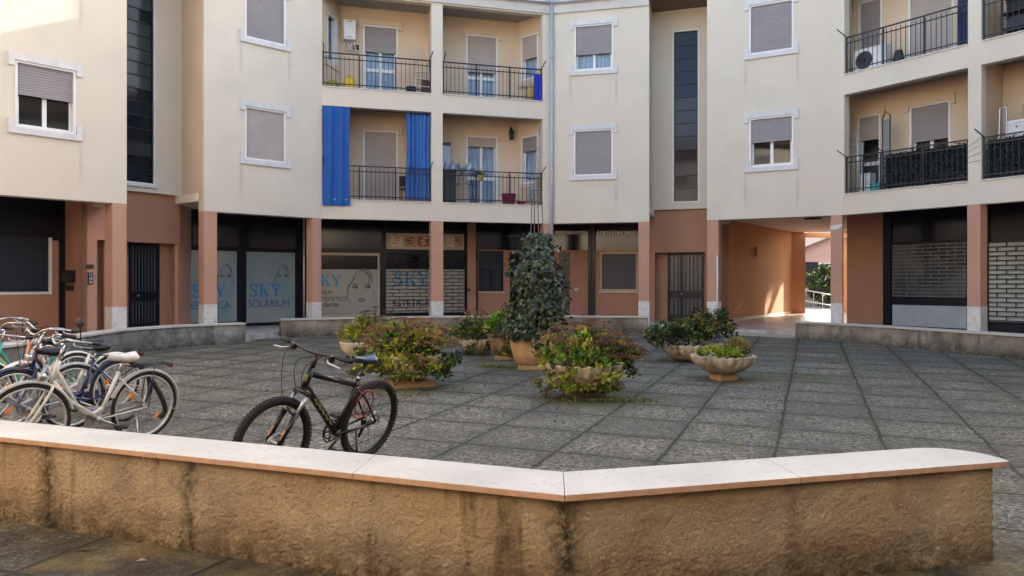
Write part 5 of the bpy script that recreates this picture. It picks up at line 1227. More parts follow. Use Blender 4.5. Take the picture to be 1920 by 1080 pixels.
city_bike('silver grey bicycle with dull mudguards wedged between the white step-through and the dark blue bicycle', -4.80, 7.32, head(-.47, -.88), math.radians(-3), (.36, .37, .38), bks, steer=.1, colname='silver_paint', rack=False)
city_bike('white bicycle without a rack, just behind the dark blue bicycle', -4.95, 8.35, head(-.50, -.866), math.radians(-4), (.66, .64, .60), bks, steer=.3, colname='white_paint', rack=False)
city_bike('turquoise bicycle with cream mudguards at the left picture edge', -5.36, 8.42, head(-.42, -.907), math.radians(4), (.02, .30, .22), bks, steer=-.2, colname='turquoise_paint', fender=(.55, .53, .47), rack=False)
city_bike('orange and white bicycle with pale grips, at the far left by the grey low wall', -6.42, 9.75, head(-.2, -.98), math.radians(3), (.60, .22, .08), bks, steer=.25, colname='orange_paint', fender=(.6, .58, .55), rack=False, grip=mat('pale_grip', (.55, .50, .42), .6, noise_s=30, noise_a=.15))
# ------------------------------------------------------------------ things on the balconies and walls
def fthing(name, label, cat, F, u, d, z, group=None): p = F.P(u, d, z); return thing(name, label, cat, p, group)
z1f, z2f = S1+.0, S2+.0
# wall boiler
ua, ub, za, zb = FRc(FC, 644, 667, 37, 74, DB-.24)
t = fthing('boiler', 'white wall boiler with looped pipes on the upper left balcony', 'boiler', FC, (ua+ub)/2, DB, za)
k = MB(); k.fbox(FC, ua, ub, DB-.26, DB-.002, za, zb); o = k.build('casing', framew, t); bv = o.modifiers.new('bevel', 'BEVEL'); bv.width = .02; bv.segments = 3
k = MB(); k.fbox(FC, ua+.1, ub-.1, DB-.263, DB-.255, zb-.06, zb-.045); k.fbox(FC, ua+.08, ub-.08, DB-.264, DB-.255, za+.06, za+.075); k.build('vent', greyrub, t)
for i in range(4):
    x = ua+.06+i*(ub-ua-.12)/3; k = MB(); k.tube(smooth_curve([FC.P(x, DB-.12, za), FC.P(x+.02*(i-1), DB-.12, za-.12), FC.P(x+.12*(i % 2)-.02, DB-.08, za-.25-.03*i), FC.P(x+.2, DB-.03, za-.22)], 5), .014, 6); k.build('pipe', alu, t)
k = MB(); u, z = FC.U(668.5, DB), FC.Z(668.5, 89, DB); k.fbox(FC, u-.09, u+.07, DB-.05, DB-.002, z-.06, z+.06); tag(k.build('meter_box', greyrub, None, FC.P(u, DB, z)), 'small dark meter box on the wall below the boiler', 'meter box')
yelm = mat('yellow_bag', (.62, .46, .015), .5, noise_s=6, noise_a=.15, bump=.4, bump_s=9)
def lump(mb, c, rx, ry, rz, seed=0, n=14, m=0):
    vs = []; fs = []
    for i in range(n+1):
        th = PI*i/n
        for j in range(2*n):
            ph = PI*j/n; v = Vector((math.sin(th)*math.cos(ph), math.sin(th)*math.sin(ph), math.cos(th)))
            r = 1+.22*noise.noise(v*2.2+Vector((seed, 0, 0)))+.08*noise.noise(v*6+Vector((seed, 3, 0)))
            vs.append(Vector(c)+Vector((v.x*rx*r, v.y*ry*r, max(-.8, v.z)*rz*r)))
    for i in range(n):
        for j in range(2*n): fs.append((i*2*n+j, (i+1)*2*n+j, (i+1)*2*n+(j+1) % (2*n), i*2*n+(j+1) % (2*n)))
    mb.add(vs, fs, m, True)
u = FC.U(655, .5); p = FC.P(u, .5, z2f)
t = thing('bag', 'yellow shopping bag standing on the upper left balcony', 'bag', p); k = MB(); lump(k, p+Vector((0, 0, .2)), .18, .14, .24, 2); k.build('sack', yelm, t); k = MB(); k.tube(smooth_curve([p+Vector((-.08, -.02, .38)), p+Vector((-.05, -.02, .50)), p+Vector((.05, -.02, .50)), p+Vector((.08, -.02, .38))], 5), .012, 6); k.build('handle', yelm, t)
u = FC.U(622, .5); p = FC.P(u, .5, z2f); k = MB(); lump(k, p+Vector((0, 0, .13)), .22, .16, .18, 5); lump(k, p+Vector((.22, .05, .09)), .14, .12, .12, 8)
tag(recalc(k.build('rubbish_sack', [mat('yellow_green_sack', (.40, .42, .05), .5, noise_s=5, noise_a=.5, col2=(.03, .03, .03), s2=5)], None, p)), 'crumpled yellow and black sack by the left end of the upper balcony', 'sack')
def stepladder(label, F, u, d, z, h, w, m, n=5, lean=.3, hoop=True):
    t = fthing('stepladder', label, 'ladder', F, u, d, z)
    def P(s, uu): return F.P(u+uu*(1-.25*s), d+lean*.5*s, z+h*s)
    k = MB()
    for sx in (-1, 1): k.tube([P(0, sx*w/2), P(1, sx*w/2)], .020, 6); k.tube([F.P(u+sx*w/2, d+lean, z), P(.92, sx*w/2*.95)], .013, 6)
    if hoop: k.tube(smooth_curve([P(1, -w/2), P(1.22, -w/2*.95), P(1.30, -w/4), P(1.30, w/4), P(1.22, w/2*.95), P(1, w/2)], 4), .013, 6)
    k.build('frame', m, t)
    for i in range(n):
        s = (i+.6)/n*.95; k = MB(); a, b = P(s, -w/2), P(s, w/2); k.bar(a, b, .07, .022); k.build('step', m, t)
    return t
stepladder('aluminium stepladder at the right end of the upper left balcony', FC, FC.U(793, .55), .55, z2f, 1.15, .48, alu)
u = FC.U(771, .5); p = FC.P(u, .5, z2f); k = MB(); k.lathe([(.10, 0), (.13, .03), (.15, .26), (.16, .27), (.15, .28), (.12, .24)], p, 20); tag(k.build('bucket', greyrub, None, p), 'black bucket beside the stepladder', 'bucket')
u = FC.U(801, .8); k = MB(); k.fbox(FC, u-.16, u+.14, .7, .98, z2f, z2f+.62); o = k.build('suitcase', mat('brown_case', (.10, .035, .03), .6, noise_s=8, noise_a=.3), None, FC.P(u, .8, z2f)); bv = o.modifiers.new('bevel', 'BEVEL'); bv.width = .03; bv.segments = 3; tag(o, 'dark red-brown case behind the stepladder', 'case')
# towel and small table on the upper right balcony
bluem = mat('royal_blue_cloth', (.008, .022, .30), .85, noise_s=5, noise_a=.2, bump=.2, bump_s=40)
def hanging(name, label, cat, F, u0, u1, d, ztop, zb_, m, fold=.0, nf=3, m_=None, taper=0, group=None, over=False):
    t = fthing(name, label, cat, F, (u0+u1)/2, d, zb_, group); k = MB(); n = 40; nr = 14
    for sgn in (0, 1):
        vs = []; fs = []
        for j in range(nr+1):
            s = j/nr; z = ztop+(zb_-ztop)*s
            for i in range(n+1):
                q = i/n; w = 1-taper*math.sin(PI*min(1, s*1.25))*.5 if taper else 1
                u = (u0+u1)/2+(u1-u0)*(q-.5)*w
                dd = d+fold*math.sin(q*nf*2*PI+s*.6)*(.5+.5*s if not taper else 1)+fold*.5*math.sin(q*nf*5.1+1.3+s)+sgn*.006
                vs.append(F.P(u, dd, z))
        for j in range(nr):
            for i in range(n): fs.append((j*(n+1)+i, (j+1)*(n+1)+i, (j+1)*(n+1)+i+1, j*(n+1)+i+1) if not sgn else (j*(n+1)+i, j*(n+1)+i+1, (j+1)*(n+1)+i+1, (j+1)*(n+1)+i))
        k.add(vs, fs, 0, True)
    k.build('cloth', m, t); return t
hanging('towel', 'dark blue towel hung over the rail at the end of the upper right balcony', 'towel', FC, FC.U(1002, .0), FC.U(1016.5, .0), .02, z2f+.80, z2f+.04, bluem, .012, 2)
u = FC.U(990, .6); p = FC.P(u, .6, z2f); t = thing('side_table', 'small slatted table in the corner of the upper right balcony', 'table', p)
k = MB(); k.fbox(FC, u-.22, u+.22, .42, .80, z2f+.55, z2f+.575); k.build('tabletop', alu, t)
for du in (-.2, .2):
    for d_ in (.44, .78): k = MB(); k.tube([FC.P(u+du, d_, z2f), FC.P(u+du, d_, z2f+.55)], .01, 6); k.build('leg', alu, t)
p2 = FC.P(u+.08, .58, z2f+.0); k = MB(); lump(k, p2+Vector((0, -.3, .25)), .12, .1, .28, 12); tag(recalc(k.build('bag', mat('ochre_bag', (.50, .34, .08), .6, noise_s=5, noise_a=.2, bump=.3, bump_s=8), None, p2+Vector((0, -.3, 0)))), 'ochre bag standing in front of the small balcony table', 'bag')
# blue curtains on the lower left balcony
sheer = mat('blue_curtain', (.026, .135, .47), .8, noise_s=3, noise_a=.1, bump=.1, bump_s=60, trans=.3)
sheer2 = mat('light_blue_curtain', (.055, .185, .53), .8, noise_s=3, noise_a=.1, bump=.1, bump_s=60, trans=.3)
cg = 'blue curtains on the lower left balcony'
u0, u1 = FC.U(604.5, -.02), FC.U(656, -.02)
hanging('curtain', 'flat blue curtain at the left end of the balcony, hanging out over the rail', 'curtain', FC, u0, u1, -.07, T1-.03, S1-.16, sheer, .034, 2.6, taper=.10, group=cg)
k = MB(); k.fbox(FC, u0+.02, u1-.03, -.115, -.10, S1-.165, S1-.125)
hanging('curtain', 'bunched lighter blue curtain gathered at the right end of the balcony', 'curtain', FC, FC.U(761, .12), FC.U(808, .12), .14, T1-.02, S1+.08, sheer2, .035, 6, taper=.16, group=cg)
k = MB(); k.tube([FC.P(cb[0][0]+.02, .1, T1-.05), FC.P(cb[0][1]-.02, .1, T1-.05)], .012, 8); tag(k.build('curtain_rod', blackm, None, FC.P(cb[0][0], .1, T1-.05)), 'thin dark rod across the top of the curtained balcony', 'rod')
def chair(label, F, u, d, z, m):
    t = fthing('chair', label, 'chair', F, u, d, z); k = MB(); k.fbox(F, u-.2, u+.2, d-.2, d+.2, z+.42, z+.45); k.build('seat', m, t); k = MB(); k.fbox(F, u-.2, u+.2, d+.17, d+.2, z+.55, z+.85); k.build('backrest', m, t)
    for a in (-.18, .18):
        for b in (-.18, .18): k = MB(); k.tube([F.P(u+a, d+b, z), F.P(u+a, d+b, z+(.85 if b > 0 else .43))], .012, 6); k.build('leg', m, t)
chair('small dark chair beside the lighter blue curtain', FC, FC.U(763, .75), .75, z1f, blackm)
# lower right balcony
cabm = mat('navy_plastic', (.006, .010, .022), .5, noise_s=4, noise_a=.2)
ua, ub = FC.U(831.5, .3), FC.U(853, .3); t = fthing('cabinet', 'dark blue plastic cabinet behind the rail of the lower right balcony', 'cabinet', FC, (ua+ub)/2, .3, z1f)
k = MB(); k.fbox(FC, ua, ub, .15, .55, z1f, z1f+.98); k.build('body', cabm, t); k = MB(); k.fbox(FC, (ua+ub)/2+.005, ub-.01, .135, .15, z1f+.05, z1f+.93); k.build('door', cabm, t); k = MB(); k.fbox(FC, ua+.01, (ua+ub)/2-.005, .135, .15, z1f+.05, z1f+.93); k.build('door', cabm, t)
ua, ub = FC.U(829, .8), FC.U(843, .8); t = fthing('locker', 'tall pale blue locker with a dark top in the corner of the lower right balcony', 'locker', FC, (ua+ub)/2, .9, z1f)
k = MB(); k.fbox(FC, ua-.2, ub, .75, 1.15, z1f, z1f+1.78); k.build('body', mat('pale_blue_plastic', (.34, .42, .52), .5, noise_s=4, noise_a=.1), t); k = MB(); k.fbox(FC, ua-.22, ub+.02, .73, 1.17, z1f+1.782, z1f+1.87); k.build('top', cabm, t)
ua, ub = FC.U(838, .6), FC.U(892, .6); t = fthing('drying_rack', 'folding laundry rack draped with pale blue plastic on the lower right balcony', 'drying rack', FC, (ua+ub)/2, .6, z1f)
k = MB()
for d_ in (.35, .85): k.tube([FC.P(ua, d_, z1f+.92), FC.P(ub, d_, z1f+.92)], .01, 6)
for i in range(9): u = ua+(ub-ua)*i/8; k.tube([FC.P(u, .35, z1f+.92), FC.P(u, .85, z1f+.92)], .005, 5)
for a, b in ((.35, .8), (.8, .35)):
    for u in (ua+.1, ub-.1): k.tube([FC.P(u, a, z1f), FC.P(u, b, z1f+.92)], .01, 6)
k.build('frame', blackm, t)
k = MB()
for i in range(26): u = ua+(ub-ua)*rnd.random(); zz = z1f+rnd.choice((.62, .93)); q = FC.P(u, rnd.uniform(.3, .5), zz); k.tube([q, q+Vector((rnd.uniform(-.1, .1), rnd.uniform(-.05, .05), rnd.uniform(-.10, .02)))], .010, 5)
k.build('pegs', cabm, t)
plas = mat('pale_blue_film', (.50, .64, .76), .3, noise_s=6, noise_a=.25, bump=.6, bump_s=12, trans=.4)
k = MB(); n = 24; m = 8
vs = [FC.P(ua+(ub-ua)*i/n, .32+.5*j/m, z1f+1.06+.20*noise.noise(Vector((i*.4, j*.6, 1)))+.34*max(0, noise.noise(Vector((i*.30, j*.5, 7))))) for j in range(m+1) for i in range(n+1)]
k.add(vs, [(j*(n+1)+i, j*(n+1)+i+1, (j+1)*(n+1)+i+1, (j+1)*(n+1)+i) for j in range(m) for i in range(n)], 0, True); tag(k.build('plastic_sheet', plas, None, FC.P(ua, .5, z1f+.93)), 'crumpled pale blue plastic sheet lying on the laundry rack', 'plastic sheet')
def tub(label, cat, F, u, d, z, r, h, m, name='tub'):
    p = F.P(u, d, z); k = MB(); k.lathe([(r*.78, 0), (r*.82, .01), (r*.96, h*.9), (r*1.04, h*.92), (r*1.04, h), (r*.94, h), (r*.78, .03)], p, 24); return tag(k.build(name, m, None, p), label, cat)
mag = mat('magenta_plastic', (.26, .010, .060), .4, noise_s=5, noise_a=.15)
tub('magenta plastic washtub behind the rail of the lower right balcony', 'tub', FC, FC.U(954, .35), .35, z1f, .22, .36, mag)
redp = mat('red_plastic', (.30, .02, .03), .45, noise_s=5, noise_a=.15)
o = tub('small red plant pot next to the magenta washtub', 'plant pot', FC, FC.U(977, .35), .35, z1f, .13, .15, redp, 'plant_pot'); 
def lantern(label, F, u, d, z):
    t = fthing('wall_lantern', label, 'lantern', F, u, d, z); p = F.P(u, d-.12, z)
    k = MB(); k.tube(smooth_curve([F.P(u, d, z+.30), F.P(u, d-.07, z+.40), F.P(u, d-.12, z+.34), F.P(u, d-.12, z+.28)], 4), .010, 6); k.fbox(F, u-.03, u+.03, d-.015, d-.001, z+.2, z+.36); k.build('bracket', blackm, t)
    k = MB(); k.lathe([(.09, .20), (.10, .21), (.03, .29), (.01, .31)], p, 6); k.lathe([(.04, -.02), (.065, 0), (.065, .015), (.03, .015)], p, 6)
    for i in range(6): a = 2*PI*i/6; k.tube([p+Vector((.062*math.cos(a), .062*math.sin(a), 0)), p+Vector((.088*math.cos(a), .088*math.sin(a), .2))], .006, 4)
    k.build('cage', blackm, t); k = MB(); k.lathe([(.05, .015), (.075, .2)], p, 6); k.build('glass', grdoor, t)
lantern('black wall lantern between the door and window of the lower right balcony', FC, FC.U(957, DB), DB, FC.Z(957, 262, DB))
t = fthing('poles', 'bundle of long pale poles leaning in the right corner of the lower balcony', 'poles', FC, FC.U(1010, .2), .2, z1f)
whp = mat('peeling_white_paint', (.50, .47, .43), .8, noise_s=14, noise_a=.35)
for a, b, dz in ((1003, 1011, 2.5), (1006, 1014, 2.42), (1008, 1012, 2.3)): k = MB(); k.tube([FC.P(FC.U(a, .2), .2, z1f), FC.P(FC.U(b, .2)+.02, .3, z1f+dz)], .025, 6); k.build('pole', whp, t)
k = MB(); u = FC.U(1000, .7); lump(k, FC.P(u, .65, z1f+.35), .16, .14, .42, 20); tag(recalc(k.build('sack', plas, None, FC.P(u, .65, z1f))), 'pale translucent sack standing beside the leaning poles', 'sack')
u = FC.U(901, -.05); p = FC.P(u, -.06, z1f+.66); t = thing('hanging_pot', 'small yellow-green plant in a pot hung on the balcony rail', 'plant', p); k = MB(); k.lathe([(.06, 0), (.085, .14), (.09, .15), (.07, .13)], p, 14); k.build('pot', yelm if False else mat('dull_yellow_pot', (.35, .30, .08), .5, noise_s=8, noise_a=.2), t); k = MB(); bush(k, p+Vector((0, 0, .18)), .11, .11, .13, 16, 10, .06, [(0, 2), (2, 2), (1, 1)], .05); k.build('foliage', LM, t); k = MB(); k.tube([p+Vector((0, 0, .12)), p+Vector((0, .0, .34))], .006, 5); k.build('hook', blackm, t)
# right wing: upper balcony
ua, ub = FG.U(1600, .36), FG.U(1660, .55); t = fthing('air_conditioner', 'white outdoor air-conditioning unit with a round grille on the upper right balcony', 'air conditioner', FG, (ua+ub)/2, .6, z2f)
ub = ua+.86; zt = z2f+.66; k = MB(); k.fbox(FG, ua, ub, .35, .66, z2f+.06, zt); o = k.build('casing', framew, t); bv = o.modifiers.new('bevel', 'BEVEL'); bv.width = .015; bv.segments = 2
cu_, cz_ = ua+.30, z2f+.36; k = MB(); n = 32
for rr in (.22, .165, .11, .055): k.tube([FG.P(cu_+math.cos(2*PI*i/n)*rr, .335, cz_+math.sin(2*PI*i/n)*rr) for i in range(n)], .006, 5, 0, True)
for i in range(8): a = 2*PI*i/8; k.tube([FG.P(cu_, .335, cz_), FG.P(cu_+math.cos(a)*.22, .335, cz_+math.sin(a)*.22)], .005, 5)
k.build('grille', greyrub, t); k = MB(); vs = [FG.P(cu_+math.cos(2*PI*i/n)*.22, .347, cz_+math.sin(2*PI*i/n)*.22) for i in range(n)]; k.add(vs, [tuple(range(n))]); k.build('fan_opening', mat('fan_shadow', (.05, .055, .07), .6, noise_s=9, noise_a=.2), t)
k = MB(); k.fbox(FG, ua+.05, ua+.15, .38, .6, z2f+.02, z2f+.06); k.fbox(FG, ub-.15, ub-.05, .38, .6, z2f+.02, z2f+.06); k.build('feet', greyrub, t)
u = ub+.20; p = FG.P(u, .6, z2f); k = MB(); lump(k, p+Vector((0, 0, .22)), .12, .12, .28, 31); tag(recalc(k.build('bag', cabm, None, p)), 'dark bag standing right of the air-conditioning unit', 'bag')
hanging('awning_cloth', 'dark blue cloth screen at the right end of the upper right balcony', 'cloth', FG, FG.U(1794, .2), FG.U(1814, .2), .22, T2-.05, z2f+.05, mat('navy_cloth', (.018, .030, .10), .85, noise_s=4, noise_a=.2), .02, 2)
u0 = gb[1][0]+.25; t = fthing('shelf_rack', 'dark shelf rack stacked with crates on the top right corner balcony', 'shelf', FG, u0+.4, .6, z2f)
k = MB()
for a in (0, .75):
    for d_ in (.35, .75): k.fbox(FG, u0+a, u0+a+.035, d_, d_+.035, z2f, z2f+1.2)
for zz in (.25, .6, .95, 1.18): k.fbox(FG, u0-.01, u0+.80, .34, .80, z2f+zz, z2f+zz+.02)
k.build('frame', cabm, t)
for i, zz in enumerate((.27, .62, .97)):
    p = FG.P(u0+.4, .55, z2f+zz); k = MB(); k.fbox(FG, u0+.1, u0+.68, .38, .72, z2f+zz+.002, z2f+zz+.20); k.fbox(FG, u0+.08, u0+.70, .36, .74, z2f+zz+.20, z2f+zz+.225)
    tag(k.build('crate', cabm if i != 1 else greyrub, None, p), ['dark plastic crate on the lowest shelf of the corner balcony rack', 'black crate on the middle shelf of the corner balcony rack', 'dark crate on the top shelf of the corner balcony rack'][i], 'crate', 'crates on the corner balcony rack')
k = MB(); k.fbox(FG, u0+1.05, u0+1.5, .4, .8, z2f, z2f+.42); k.fbox(FG, u0+1.03, u0+1.52, .38, .82, z2f+.421, z2f+.46); o = k.build('storage_box', framew, None, FG.P(u0+1.25, .6, z2f)); tag(o, 'white lidded storage box beside the dark shelf rack', 'box')
# right wing: lower balcony
def ivy_screen(label, u0, u1, z, h, cover=1.0, d=-.0):
    t = fthing('hedge_screen', label, 'hedge screen', FG, (u0+u1)/2, .1, z, 'artificial hedge screens on the balcony rails'); k = MB()
    for i in range(int((u1-u0)*h*1500)):
        u = rnd.uniform(u0, u1); zz = z+h*rnd.random()+rnd.uniform(0, .05); d_ = .105+rnd.uniform(0, .06); p = FG.P(u, d_, zz); nd = Vector((-FG.n.x, -FG.n.y, .1))+rv()*.8
        leaf(k, p, Vector((0, 0, -.6))+rv()+nd*.6, rnd.uniform(.035, .07), rnd.uniform(.025, .045), 0 if rnd.random() < .8 else 1)
    k.build('leaves', [mat('plastic_leaf', (.009, .014, .018), .5, noise_s=20, noise_a=.4), mat('plastic_leaf_pale', (.035, .055, .050), .5, noise_s=20, noise_a=.3)], t)
    k = MB(); k.fbox(FG, u0, u1, .165, .18, z+.02, z+h*.98); k.build('netting', mat('dark_netting', (.014, .02, .026), .9, noise_s=30, noise_a=.4), t)
ivy_screen('dark leafy hedge screen tied to the lower balcony rail, left of the pillar', usplit+.03, gb[0][1]-.06, S1+.05, .86)
ivy_screen('dark leafy hedge screen on the corner balcony, right of the pillar', gb[1][0]+.05, FG.L-.6, S1+.05, .86)
stepladder('grey stepladder folded against the left end of the lower right-wing balcony', FG, FG.U(1602, .6), .45, z1f, 1.75, .36, alu, 7, .12, False)
for px_, h_, m_, lb in ((1626, .5, mat('white_bin', (.5, .52, .5), .5, noise_s=5, noise_a=.2), 'white container behind the lower right-wing rail'), (1645, .22, mat('teal_box', (.03, .28, .30), .5, noise_s=5, noise_a=.2), 'teal box on the floor next to the white container')):
    u = FG.U(px_, .4); k = MB(); k.fbox(FG, u-.14, u+.14, .3, .55, z1f, z1f+h_); k.fbox(FG, u-.15, u+.15, .29, .56, z1f+h_+.001, z1f+h_+.03); tag(k.build('container', m_, None, FG.P(u, .4, z1f)), lb, 'container')
ua, ub = FG.U(1655, .75), FG.U(1669, .75); t = fthing('metal_stand', 'black arched metal frame standing between the window and door of the lower right wing', 'metal frame', FG, (ua+ub)/2, .75, z1f)
k = MB(); k.tube([FG.P(ua, .75, z1f), FG.P(ua, .75, z1f+1.95), FG.P((ua*2+ub)/3, .75, z1f+2.12), FG.P(ub, .75, z1f+2.0), FG.P(ub, .75, z1f)], .016, 6); k.build('frame', blackm, t); k = MB(); k.fbox(FG, ua+.015, ub-.015, .745, .755, z1f+.3, z1f+1.9); k.build('mesh_panel', mat('grey_mesh', (.20, .20, .19), .7, noise_s=60, noise_a=.4), t)
u0 = gb[1][0]+.18; t = fthing('dresser', 'white drawer dresser on the corner balcony behind the hedge screen', 'dresser', FG, u0+.6, .7, z1f)
k = MB(); k.fbox(FG, u0+.12, u0+1.6, .5, .95, z1f, z1f+1.32); k.build('body', framew, t)
for j in range(2):
    for i in range(2): k = MB(); a = u0+.15+i*.74; k.fbox(FG, a, a+.70, .485, .50, z1f+.78+j*.27, z1f+1.02+j*.27); dwr = k.build('drawer', trimw, t); k = MB(); k.lathe([(.004, -.02), (.022, 0), (.004, .02)], FG.P(a+.18, .475, z1f+.9+j*.27), 10); k.build('knob', cabm, dwr); k = MB(); k.lathe([(.004, -.02), (.022, 0), (.004, .02)], FG.P(a+.52, .475, z1f+.9+j*.27), 10); k.build('knob', cabm, dwr)
card = mat('cardboard', (.34, .24, .16), .8, noise_s=6, noise_a=.12)
for a, w_, h_, lb in ((.42, .46, .34, 'cardboard box on the left of the white dresser top'), (.95, .58, .46, 'larger cardboard box on the right of the white dresser top')):
    k = MB(); k.fbox(FG, u0+a, u0+a+w_, .52, .9, z1f+1.321, z1f+1.321+h_); k.fbox(FG, u0+a+.06, u0+a+w_-.06, .515, .52, z1f+1.4, z1f+1.44); tag(k.build('cardboard_box', card, None, FG.P(u0+a+w_/2, .7, z1f+1.32)), lb, 'box', 'cardboard boxes on the dresser')
t = fthing('metal_chair', 'tubular metal chair back standing beside the white dresser', 'chair', FG, u0, .6, z1f)
k = MB(); k.tube(smooth_curve([FG.P(u0-.02, .45, z1f), FG.P(u0-.02, .5, z1f+1.5), FG.P(u0+.02, .5, z1f+1.62), FG.P(u0+.1, .5, z1f+1.62), FG.P(u0+.12, .5, z1f+1.5), FG.P(u0+.12, .45, z1f)], 4), .018, 8); k.build('frame', steel, t); k = MB(); k.fbox(FG, u0-.02, u0+.12, .42, .85, z1f+.9, z1f+.95); k.build('seat', mat('pale_blue_plastic', (.34, .42, .52)), t)
k = MB()
for i in range(4):
    a = FG.P(gb[0][1]+.01, -.03, z1f+.42+.12*i); b = FG.P(gb[1][0]-.01, -.03, z1f+.46+.16*i); k.tube([a, b], .004, 4)
tag(k.build('wires', blackm, None, FG.P((gb[0][1]+gb[1][0])/2, -.03, z1f+.6)), 'four thin dark wires strung across the pillar between the hedge screens', 'wires')
# ------------------------------------------------------------------ arcade wall fittings
def onwall(name, label, cat, F, q, d, m, th=.06, extra=None):
    a, b, z0, z1 = FRc(F, *q, d); t = fthing(name, label, cat, F, (a+b)/2, d, z0); k = MB(); k.fbox(F, a, b, d-th, d-.001, z0, z1); k.build('body', m, t); return t, (a, b, z0, z1)
q0 = Face((w0.x, w0.y), (w1.x, w1.y))
t, r_ = onwall('letterbox', 'black letterbox on the terracotta wall at the left', 'letterbox', q0, (121, 142, 507, 530), 0, blackm, .10); k = MB(); k.fbox(q0, r_[0]+.05, r_[1]-.05, -.105, -.10, r_[3]-.09, r_[3]-.06); k.build('flap', greyrub, t)
t, r_ = onwall('switch_box', 'small black double socket below the letterbox', 'socket', q0, (124, 139, 535, 545), 0, blackm, .06)
for i in (0, 1): k = MB(); a = r_[0]+.02+i*(r_[1]-r_[0])*.5; k.fbox(q0, a, a+.08, -.065, -.06, r_[2]+.02, r_[3]-.02); k.build('cover', greyrub, t)
t, r_ = onwall('name_plate', 'dark brown name plate above the intercom', 'plate', FA, (161, 175, 496, 504), dA, mat('brown_plate', (.06, .028, .02), .4, noise_s=30, noise_a=.3), .02)
t, r_ = onwall('intercom', 'dark intercom panel with pale buttons beside the left entrance', 'intercom', FA, (164.5, 173.5, 511, 533), dA, blackm, .035)
for j in range(3):
    for i in range(2): k = MB(); w_ = (r_[1]-r_[0]-.06)/2; a = r_[0]+.02+i*(w_+.02); h_ = (r_[3]-r_[2]-.08)/3; zz = r_[2]+.02+j*(h_+.02); k.fbox(FA, a, a+w_, dA-.042, dA-.035, zz, zz+h_); k.build('button', trimw if j < 2 else mat('pale_green_key', (.3, .4, .35), .4, noise_s=30, noise_a=.1), t)
t = fthing('guard_rail', 'thin white corner guard on the pillar left of the passage', 'corner guard', FF, FF.U(1345, -.02), -.02, ZA); k = MB(); zt = FF.Z(1345, 479, -.02); k.tube([FF.P(FF.U(1345, -.02), -.022, ZA), FF.P(FF.U(1345, -.02), -.022, zt)], .022, 10); k.build('tube', framew, t)
k = MB()
for zz in (ZA+.3, ZA+1.1, zt-.2): k.fbox(FF, FF.U(1345, -.02)-.03, FF.U(1345, -.02)+.03, -.03, .0, zz, zz+.03)
k.build('clips', steel, t)
a = FF.P(FF.U(1508, 3.4), 3.4, ZC-.06); t = thing('ceiling_lamp', 'dark strip lamp under the passage ceiling', 'lamp', a)
k = MB(); k.fbox(FF, FF.U(1508, 3.4), FF.U(1540, 3.4), 3.32, 3.5, ZC-.075, ZC-.03); k.build('housing', greyrub, t); k = MB(); k.fbox(FF, FF.U(1508, 3.4)+.03, FF.U(1540, 3.4)-.03, 3.34, 3.48, ZC-.09, ZC-.0755); k.build('diffuser', mat('grey_diffuser', (.12, .11, .10), .5, noise_s=9, noise_a=.1), t); k = MB(); k.fbox(FF, FF.U(1520, 3.4), FF.U(1528, 3.4), 3.38, 3.44, ZC-.03, ZC+.003); k.build('bracket', greyrub, t)
ub_ = P_b.U(1416, 0); zz = P_b.Z(1416, 472, 0); k = MB(); k.fbox(P_b, ub_-.07, ub_+.07, -.08, -.001, zz-.17, zz+.17); o = k.build('wall_lamp', mat('peach_box', (.50, .30, .17), .6, noise_s=8, noise_a=.1), None, P_b.P(ub_, 0, zz)); bv = o.modifiers.new('bevel', 'BEVEL'); bv.width = .02; bv.segments = 2; tag(o, 'small peach-coloured lamp box on the orange passage wall', 'wall lamp')
k = MB(); u = FF.U(1568, -.01); z = FF.Z(1568, 427, 0); k.add([FF.P(u-.14, -.004, z-.06), FF.P(u+.0, -.004, z-.045), FF.P(u+.13, -.004, z+.03), FF.P(u+.16, -.004, z+.09), FF.P(u-.14, -.004, z+.07)], [(0, 1, 2, 3, 4)]); 
kk = MB(); kk.prism([v for v in k.v], FF.P(0, .0035, 0)-FF.P(0, 0, 0)); recalc(wpart('bare_plaster', kk, trimw))
# ------------------------------------------------------------------ beyond the passage
hx, hy = 17.2, 46.0; t = thing('house', 'pink gabled house with dark shutters seen through the passage', 'house', (hx+4, hy+4, .2))
pink = streaky('pink_render', (.56, .36, .34), (.40, .26, .24), .2)
k = MB(); k.prism([(hx, hy, .1), (hx+12, hy, .1), (hx+12, hy, 3.3), (hx+6, hy, 5.7), (hx, hy, 3.3)], (0, 8, 0)); recalc(k.build('walls', pink, t))
k = MB(); k.hexa([(hx-.5, hy-.5, 3.14), (hx+6, hy-.5, 5.74), (hx+6, hy+8.5, 5.74), (hx-.5, hy+8.5, 3.14), (hx-.5, hy-.5, 3.3), (hx+6, hy-.5, 5.9), (hx+6, hy+8.5, 5.9), (hx-.5, hy+8.5, 3.3)]); k.hexa([(hx+6, hy-.5, 5.74), (hx+12.5, hy-.5, 3.14), (hx+12.5, hy+8.5, 3.14), (hx+6, hy+8.5, 5.74), (hx+6, hy-.5, 5.9), (hx+12.5, hy-.5, 3.3), (hx+12.5, hy+8.5, 3.3), (hx+6, hy+8.5, 5.9)]); k.build('roof', rooft, t)
k = MB(); k.box(hx+1.55, hx+2.75, hy-.03, hy+.02, 1.3, 2.75); w = k.build('window', framew, t); k = MB(); k.box(hx+1.62, hx+2.68, hy-.04, hy-.031, 1.37, 2.68); k.build('pane', glassg, w)
for a in (.75, 2.8): k = MB(); k.box(hx+a, hx+a+.75, hy-.07, hy-.005, 1.25, 2.8); k.build('shutter', navy, w)
